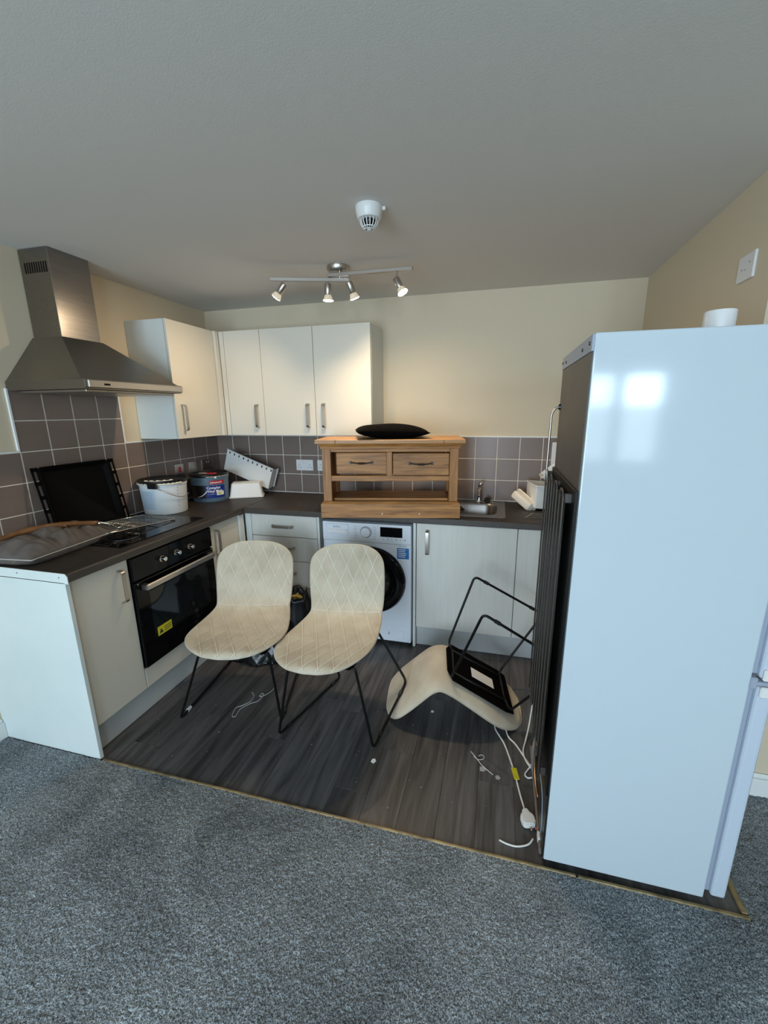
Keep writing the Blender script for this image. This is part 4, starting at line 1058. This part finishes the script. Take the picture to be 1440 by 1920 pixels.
# ------------------------------------------------------------------ ceiling: smoke detector and four-spot bar light
sd = thing('smoke_detector', 'round white smoke detector with slotted dome on the ceiling', 'smoke detector', (1.757, -1.30, H))
c0 = (1.757, -1.30, H-.0005)
obj('base', lathe(B(), [(.052, 0), (.053, -.004), (.052, -.020), (.050, -.024), (.049, -.034), (.044, -.044), (.030, -.047), (0, -.047)], c=c0, seg=40), 'plastic', sd, smooth='auto')
obj('sensor_core', lathe(B(), [(.026, -.046), (.024, -.062), (.016, -.072), (0, -.072)], c=c0, seg=24), 'black', sd, smooth='auto')
bm = B()
for k in range(16):
    a = 2*math.pi*k/16; ca, s_a = math.cos(a), math.sin(a)
    tube(bm, [(c0[0]+r*ca, c0[1]+r*s_a, c0[2]+z_) for r, z_ in ((.0355, -.045), (.0335, -.060), (.026, -.072), (.016, -.078))], .0022, 6)
for r, z_ in ((.0265, -.072), (.017, -.078)): tube(bm, [(c0[0]+r*math.cos(2*math.pi*k/32), c0[1]+r*math.sin(2*math.pi*k/32), c0[2]+z_) for k in range(32)], .002, 6, closed=True)
lathe(bm, [(0, -.076), (.010, -.077), (.009, -.081), (0, -.082)], c=c0, seg=16)
obj('slotted_dome', bm, 'plastic', sd, smooth=True)
obj('side_clip', bx(c0[0]+.050, c0[0]+.064, c0[1]+.004, c0[1]+.014, H-.016, H-.002, .002), 'plastic', sd)

lf = thing('spotlight_bar', 'brushed metal bar light with four small spot heads on the ceiling', 'ceiling light', (1.39, -.69, H))
obj('ceiling_canopy', lathe(B(), [(.062, 0), (.062, -.018), (.056, -.026), (.02, -.028), (0, -.028)], c=(1.392, -.690, H-.0005), seg=40), 'nickel', lf, smooth='auto')
obj('stem', lathe(B(), [(.012, -.02), (.012, -.058), (0, -.058)], c=(1.400, -.690, H), seg=16), 'nickel', lf)
ZB_ = 2.268
def bar(a, b, z_):
    a = Vector((a[0], a[1], z_)); b = Vector((b[0], b[1], z_)); d = (b-a).normalized(); m_ = frame_m((a+b)/2, d, Vector((0, 0, 1)).cross(d)); L_ = (b-a).length
    bm = bx(-L_/2, L_/2, -.011, .011, -.009, .009, .0015); bm.transform(m_); return obj('bar', bm, 'nickel', lf)
bar((1.035, -.800), (1.452, -.668), ZB_-.010); bar((1.340, -.712), (1.808, -.700), ZB_+.010)
heads = [((1.100, -.780), (-.66, .0, -.75), 'bulbc'), ((1.334, -.708), (-.02, .02, -1), 'bulb'), ((1.461, -.706), (.28, .30, -.90), 'bulb'), ((1.724, -.702), (.48, -.15, -.86), 'bulbc')]
spots = []
for (hx, hy), d, bm_name in heads:
    d = Vector(d).normalized(); top = Vector((hx, hy, ZB_)); q = Vector((hx, hy, ZB_-.040))
    st_ = obj('stem', tube(B(), [top, q], .0045, 8), 'nickel', lf, smooth='auto')
    a = q - d*.012 + Vector((0, 0, -.004)); R_ = Matrix.Translation(a)@rot_to(d)
    hd_ = obj('spot_head', lathe(B(), [(0, -.004), (.0175, -.003), (.0185, 0), (.0185, .052), (.017, .054), (0, .054)], seg=24, mtx=R_), 'nickel', lf, smooth='auto')
    obj('bulb_reflector', lathe(B(), [(.016, .054), (.019, .058), (.0275, .080), (.028, .082)], seg=24, mtx=R_, caps=False), 'bulbglass', hd_, smooth='auto')
    obj('bulb_lens', lathe(B(), [(.0275, .0815), (.020, .085), (0, .087)], seg=24, mtx=R_, caps=False), bm_name, hd_, smooth=True)
    spots.append((a+d*.092, d))
SPOT = [8.5, 8.0, 7.5, 8.0]
for (p_, d), e in zip(spots, SPOT):
    l = bpy.data.lights.new('spot_beam', 'SPOT'); l.energy = e*2.4; l.color = (1, .77, .51); l.spot_size = math.radians(130); l.spot_blend = 1; l.shadow_soft_size = .02
    o = bpy.data.objects.new('spot_beam', l); COL.objects.link(o); o.location = p_
    o.rotation_euler = Vector((0, 0, -1)).rotation_difference(d).to_euler()

# ------------------------------------------------------------------ floor clutter
def tubeobj(name, pts, r, m, label, cat, n=7, group=None):
    o = obj(name, tube(B(), spline(pts, n), r, 7), m, smooth=True); return tag(o, label, cat, group)
zf = FZ+.003
pc = thing('power_cable', 'white power cable with yellow tag and plug lying on the dark floor', 'cable', (2.40, -1.45, FZ))
obj('cord', tube(B(), spline([(2.512, -1.42, .12), (2.50, -1.43, .03), (2.485, -1.385, zf), (2.44, -1.30, zf), (2.408, -1.26, zf), (2.392, -1.21, zf+.004), (2.36, -1.18, zf+.004), (2.343, -1.213, zf), (2.386, -1.306, zf), (2.416, -1.411, zf), (2.432, -1.48, zf), (2.448, -1.569, zf), (2.462, -1.640, .012)], 7), .0038, 8), 'white_cable', pc, smooth=True)
bm = bx(-.012, .012, -.030, .030, 0, .004, .001); bm.transform(Matrix.Translation((2.432, -1.475, zf+.003))@Matrix.Rotation(.2, 4, 'Z')@Matrix.Rotation(.12, 4, 'Y')); obj('yellow_tag', bm, 'yellow', pc, label='yellow warning tag')
Mp = Matrix.Translation((2.470, -1.683, .004))@Matrix.Rotation(math.radians(14), 4, 'Z')
bm = B(); prism(bm, [(-.010, .035), (.010, .035), (.013, .020), (.026, .008), (.026, -.022), (.018, -.032), (-.018, -.032), (-.026, -.022), (-.026, .008), (-.013, .020)], 0, .026)
bmesh.ops.bevel(bm, geom=bm.edges[:], offset=.004, segments=2, affect='EDGES'); bm.transform(Mp)
plg = obj('plug_body', bm, 'plastic', pc, smooth='auto')
bm = B(); box(bm, -.0035, .0035, -.050, -.030, .011, .015, 0, Mp); obj('earth_pin', bm, 'chrome', plg)
tubeobj('cable_loop', [(2.520, -1.165, .22), (2.505, -1.20, .06), (2.487, -1.265, zf+.008), (2.472, -1.335, zf+.006), (2.478, -1.385, zf+.006), (2.500, -1.425, .010), (2.518, -1.44, .02)], .0036, 'white_cable', 'white cable loop hanging down behind the fridge coil', 'cable')
tubeobj('short_cable', [(2.509, -1.40, .03), (2.498, -1.42, .012), (2.474, -1.462, zf), (2.484, -1.480, zf), (2.502, -1.478, zf+.004)], .0034, 'white_cable', 'short bend of white cable at the foot of the fridge coil', 'cable')
tubeobj('plastic_tube', [(2.365, -1.787, zf), (2.395, -1.795, zf), (2.43, -1.795, zf), (2.468, -1.778, zf), (2.487, -1.752, zf)], .0032, 'white_cable', 'thin white plastic tube on the floor near the plug', 'tube')
tubeobj('cut_cable_tie', [(2.236, -1.393, zf), (2.262, -1.425, zf), (2.287, -1.458, zf), (2.310, -1.478, zf), (2.338, -1.500, zf)], .0016, 'stringm', 'straight white strip on the floor left of the yellow tag', 'strip')
tubeobj('curled_cable_tie', [(2.250, -1.418, zf), (2.272, -1.432, zf), (2.292, -1.425, zf), (2.296, -1.408, zf), (2.283, -1.402, zf), (2.272, -1.412, zf)], .0014, 'stringm', 'small curled white strip on the floor beside the straight one', 'strip')
tubeobj('string', [(1.000, -1.262, zf), (1.030, -1.290, zf), (1.035, -1.335, zf), (1.010, -1.375, zf), (.990, -1.40, zf), (1.005, -1.455, zf), (1.025, -1.455, zf), (1.018, -1.40, zf), (1.045, -1.350, zf), (1.075, -1.32, zf), (1.078, -1.27, zf), (1.066, -1.262, zf+.003), (1.062, -1.285, zf), (1.090, -1.262, zf), (1.105, -1.215, zf), (1.098, -1.185, zf)], .0014, 'stringm', 'looped pale string on the floor between the two standing chairs', 'string')
def chip(name, x, y, s_, lab, m='chip'):
    bm = B(); rnd = random.Random(int(x*1000)); prism(bm, [(s_*rnd.uniform(.6, 1)*math.cos(a), s_*rnd.uniform(.6, 1)*math.sin(a)) for a in [2*math.pi*k/5 for k in range(5)]], 0, .0025)
    bm.transform(Matrix.Translation((x, y, FZ+.0002))@Matrix.Rotation(.02, 4, 'X')); return tag(obj(name, bm, m), lab, 'debris')
chip('plaster_chip', 2.293, -1.480, .018, 'rounded grey chip on the floor under the white strips')
chip('plaster_chip', 2.358, -1.508, .013, 'small triangular grey chip left of the yellow tag')
chip('paper_scrap', 1.810, -1.552, .017, 'small pale paper scrap on the floor between the front chair leg and the carpet', 'paperw')
chip('paper_scrap', 2.02, -1.17, .010, 'tiny white scrap on the floor under the tipped chair', 'paperw')
crumbs = B(); rnd = random.Random(5)
for k in range(170):
    x_, y_ = rnd.uniform(.62, 2.48), rnd.uniform(-1.83, -.62); s_ = rnd.uniform(.0007, .0018) if k > 16 else rnd.uniform(.002, .003)
    box(crumbs, x_-s_, x_+s_, y_-s_*rnd.uniform(.5, 1.6), y_+s_, FZ, FZ+s_*.7)
crumbs = obj('floor_crumbs', crumbs, 'crumb', kind='stuff'); tag(crumbs, 'scattered pale crumbs and dust on the dark wood-effect floor', 'crumbs')
# white sheath and bits seen on a chair rail
# bin bag behind the chairs
bgt = thing('bin_bag', 'black bin bag slumped on the floor behind the two standing chairs', 'bag', (.88, -.80, FZ))
bm = B(); bmesh.ops.create_icosphere(bm, subdivisions=5, radius=1)
for v in bm.verts:
    c_ = v.co.copy(); n1 = math.sin(9*c_.x+4*c_.z)*math.cos(7*c_.y-3*c_.z)*.06+math.sin(23*c_.x+11*c_.y)*math.sin(19*c_.z)*.03
    f_ = 1+n1; v.co = Vector((c_.x*.235*f_, c_.y*.20*f_, max(.0, c_.z)*f_*(.20+.10*math.exp(-((c_.x-.6)**2+(c_.y-.4)**2)*4))))
bm.transform(Matrix.Translation((.835, -.835, FZ+.006)))
obj('sack', bm, 'bag', bgt, smooth=True)
bm = B(); rnd = random.Random(9)
R1 = [[.075, .30], [.085, .345], [.10, .37], [.105, .355]]
for j, (r_, z_) in enumerate(R1):
    pass
rings = [[bm.verts.new((1.015+r_*(1+.22*math.sin(3*a+j)+.1*math.sin(7*a))*math.cos(a), -.700+r_*.85*math.sin(a), z_+.03*math.sin(3*a+1.2)+.018*math.sin(5*a)*(j > 0))) for a in [2*math.pi*k/36 for k in range(36)]] for j, (r_, z_) in enumerate([(.085, .02), (.105, .14), (.090, .27), (.078, .335), (.088, .375), (.076, .36), (.060, .30)])]
for j in range(len(rings)-1):
    for k in range(36): bm.faces.new((rings[j][k], rings[j][(k+1) % 36], rings[j+1][(k+1) % 36], rings[j+1][k]))
bm.faces.new(rings[-1]); bm.faces.new(rings[0][::-1])
obj('bag_mouth', bm, 'bag', bgt, smooth=True)
bm = B()
for k in range(26):
    a = rnd.uniform(0, 6.28); r_ = rnd.uniform(0, .045)
    bmesh.ops.create_icosphere(bm, subdivisions=1, radius=rnd.uniform(.009, .017), matrix=Matrix.Translation((1.015+r_*math.cos(a), -.705+r_*math.sin(a), .325+rnd.uniform(-.005, .022))))
fs = obj('food_scraps', bm, 'food', bgt, kind='stuff', smooth=True)
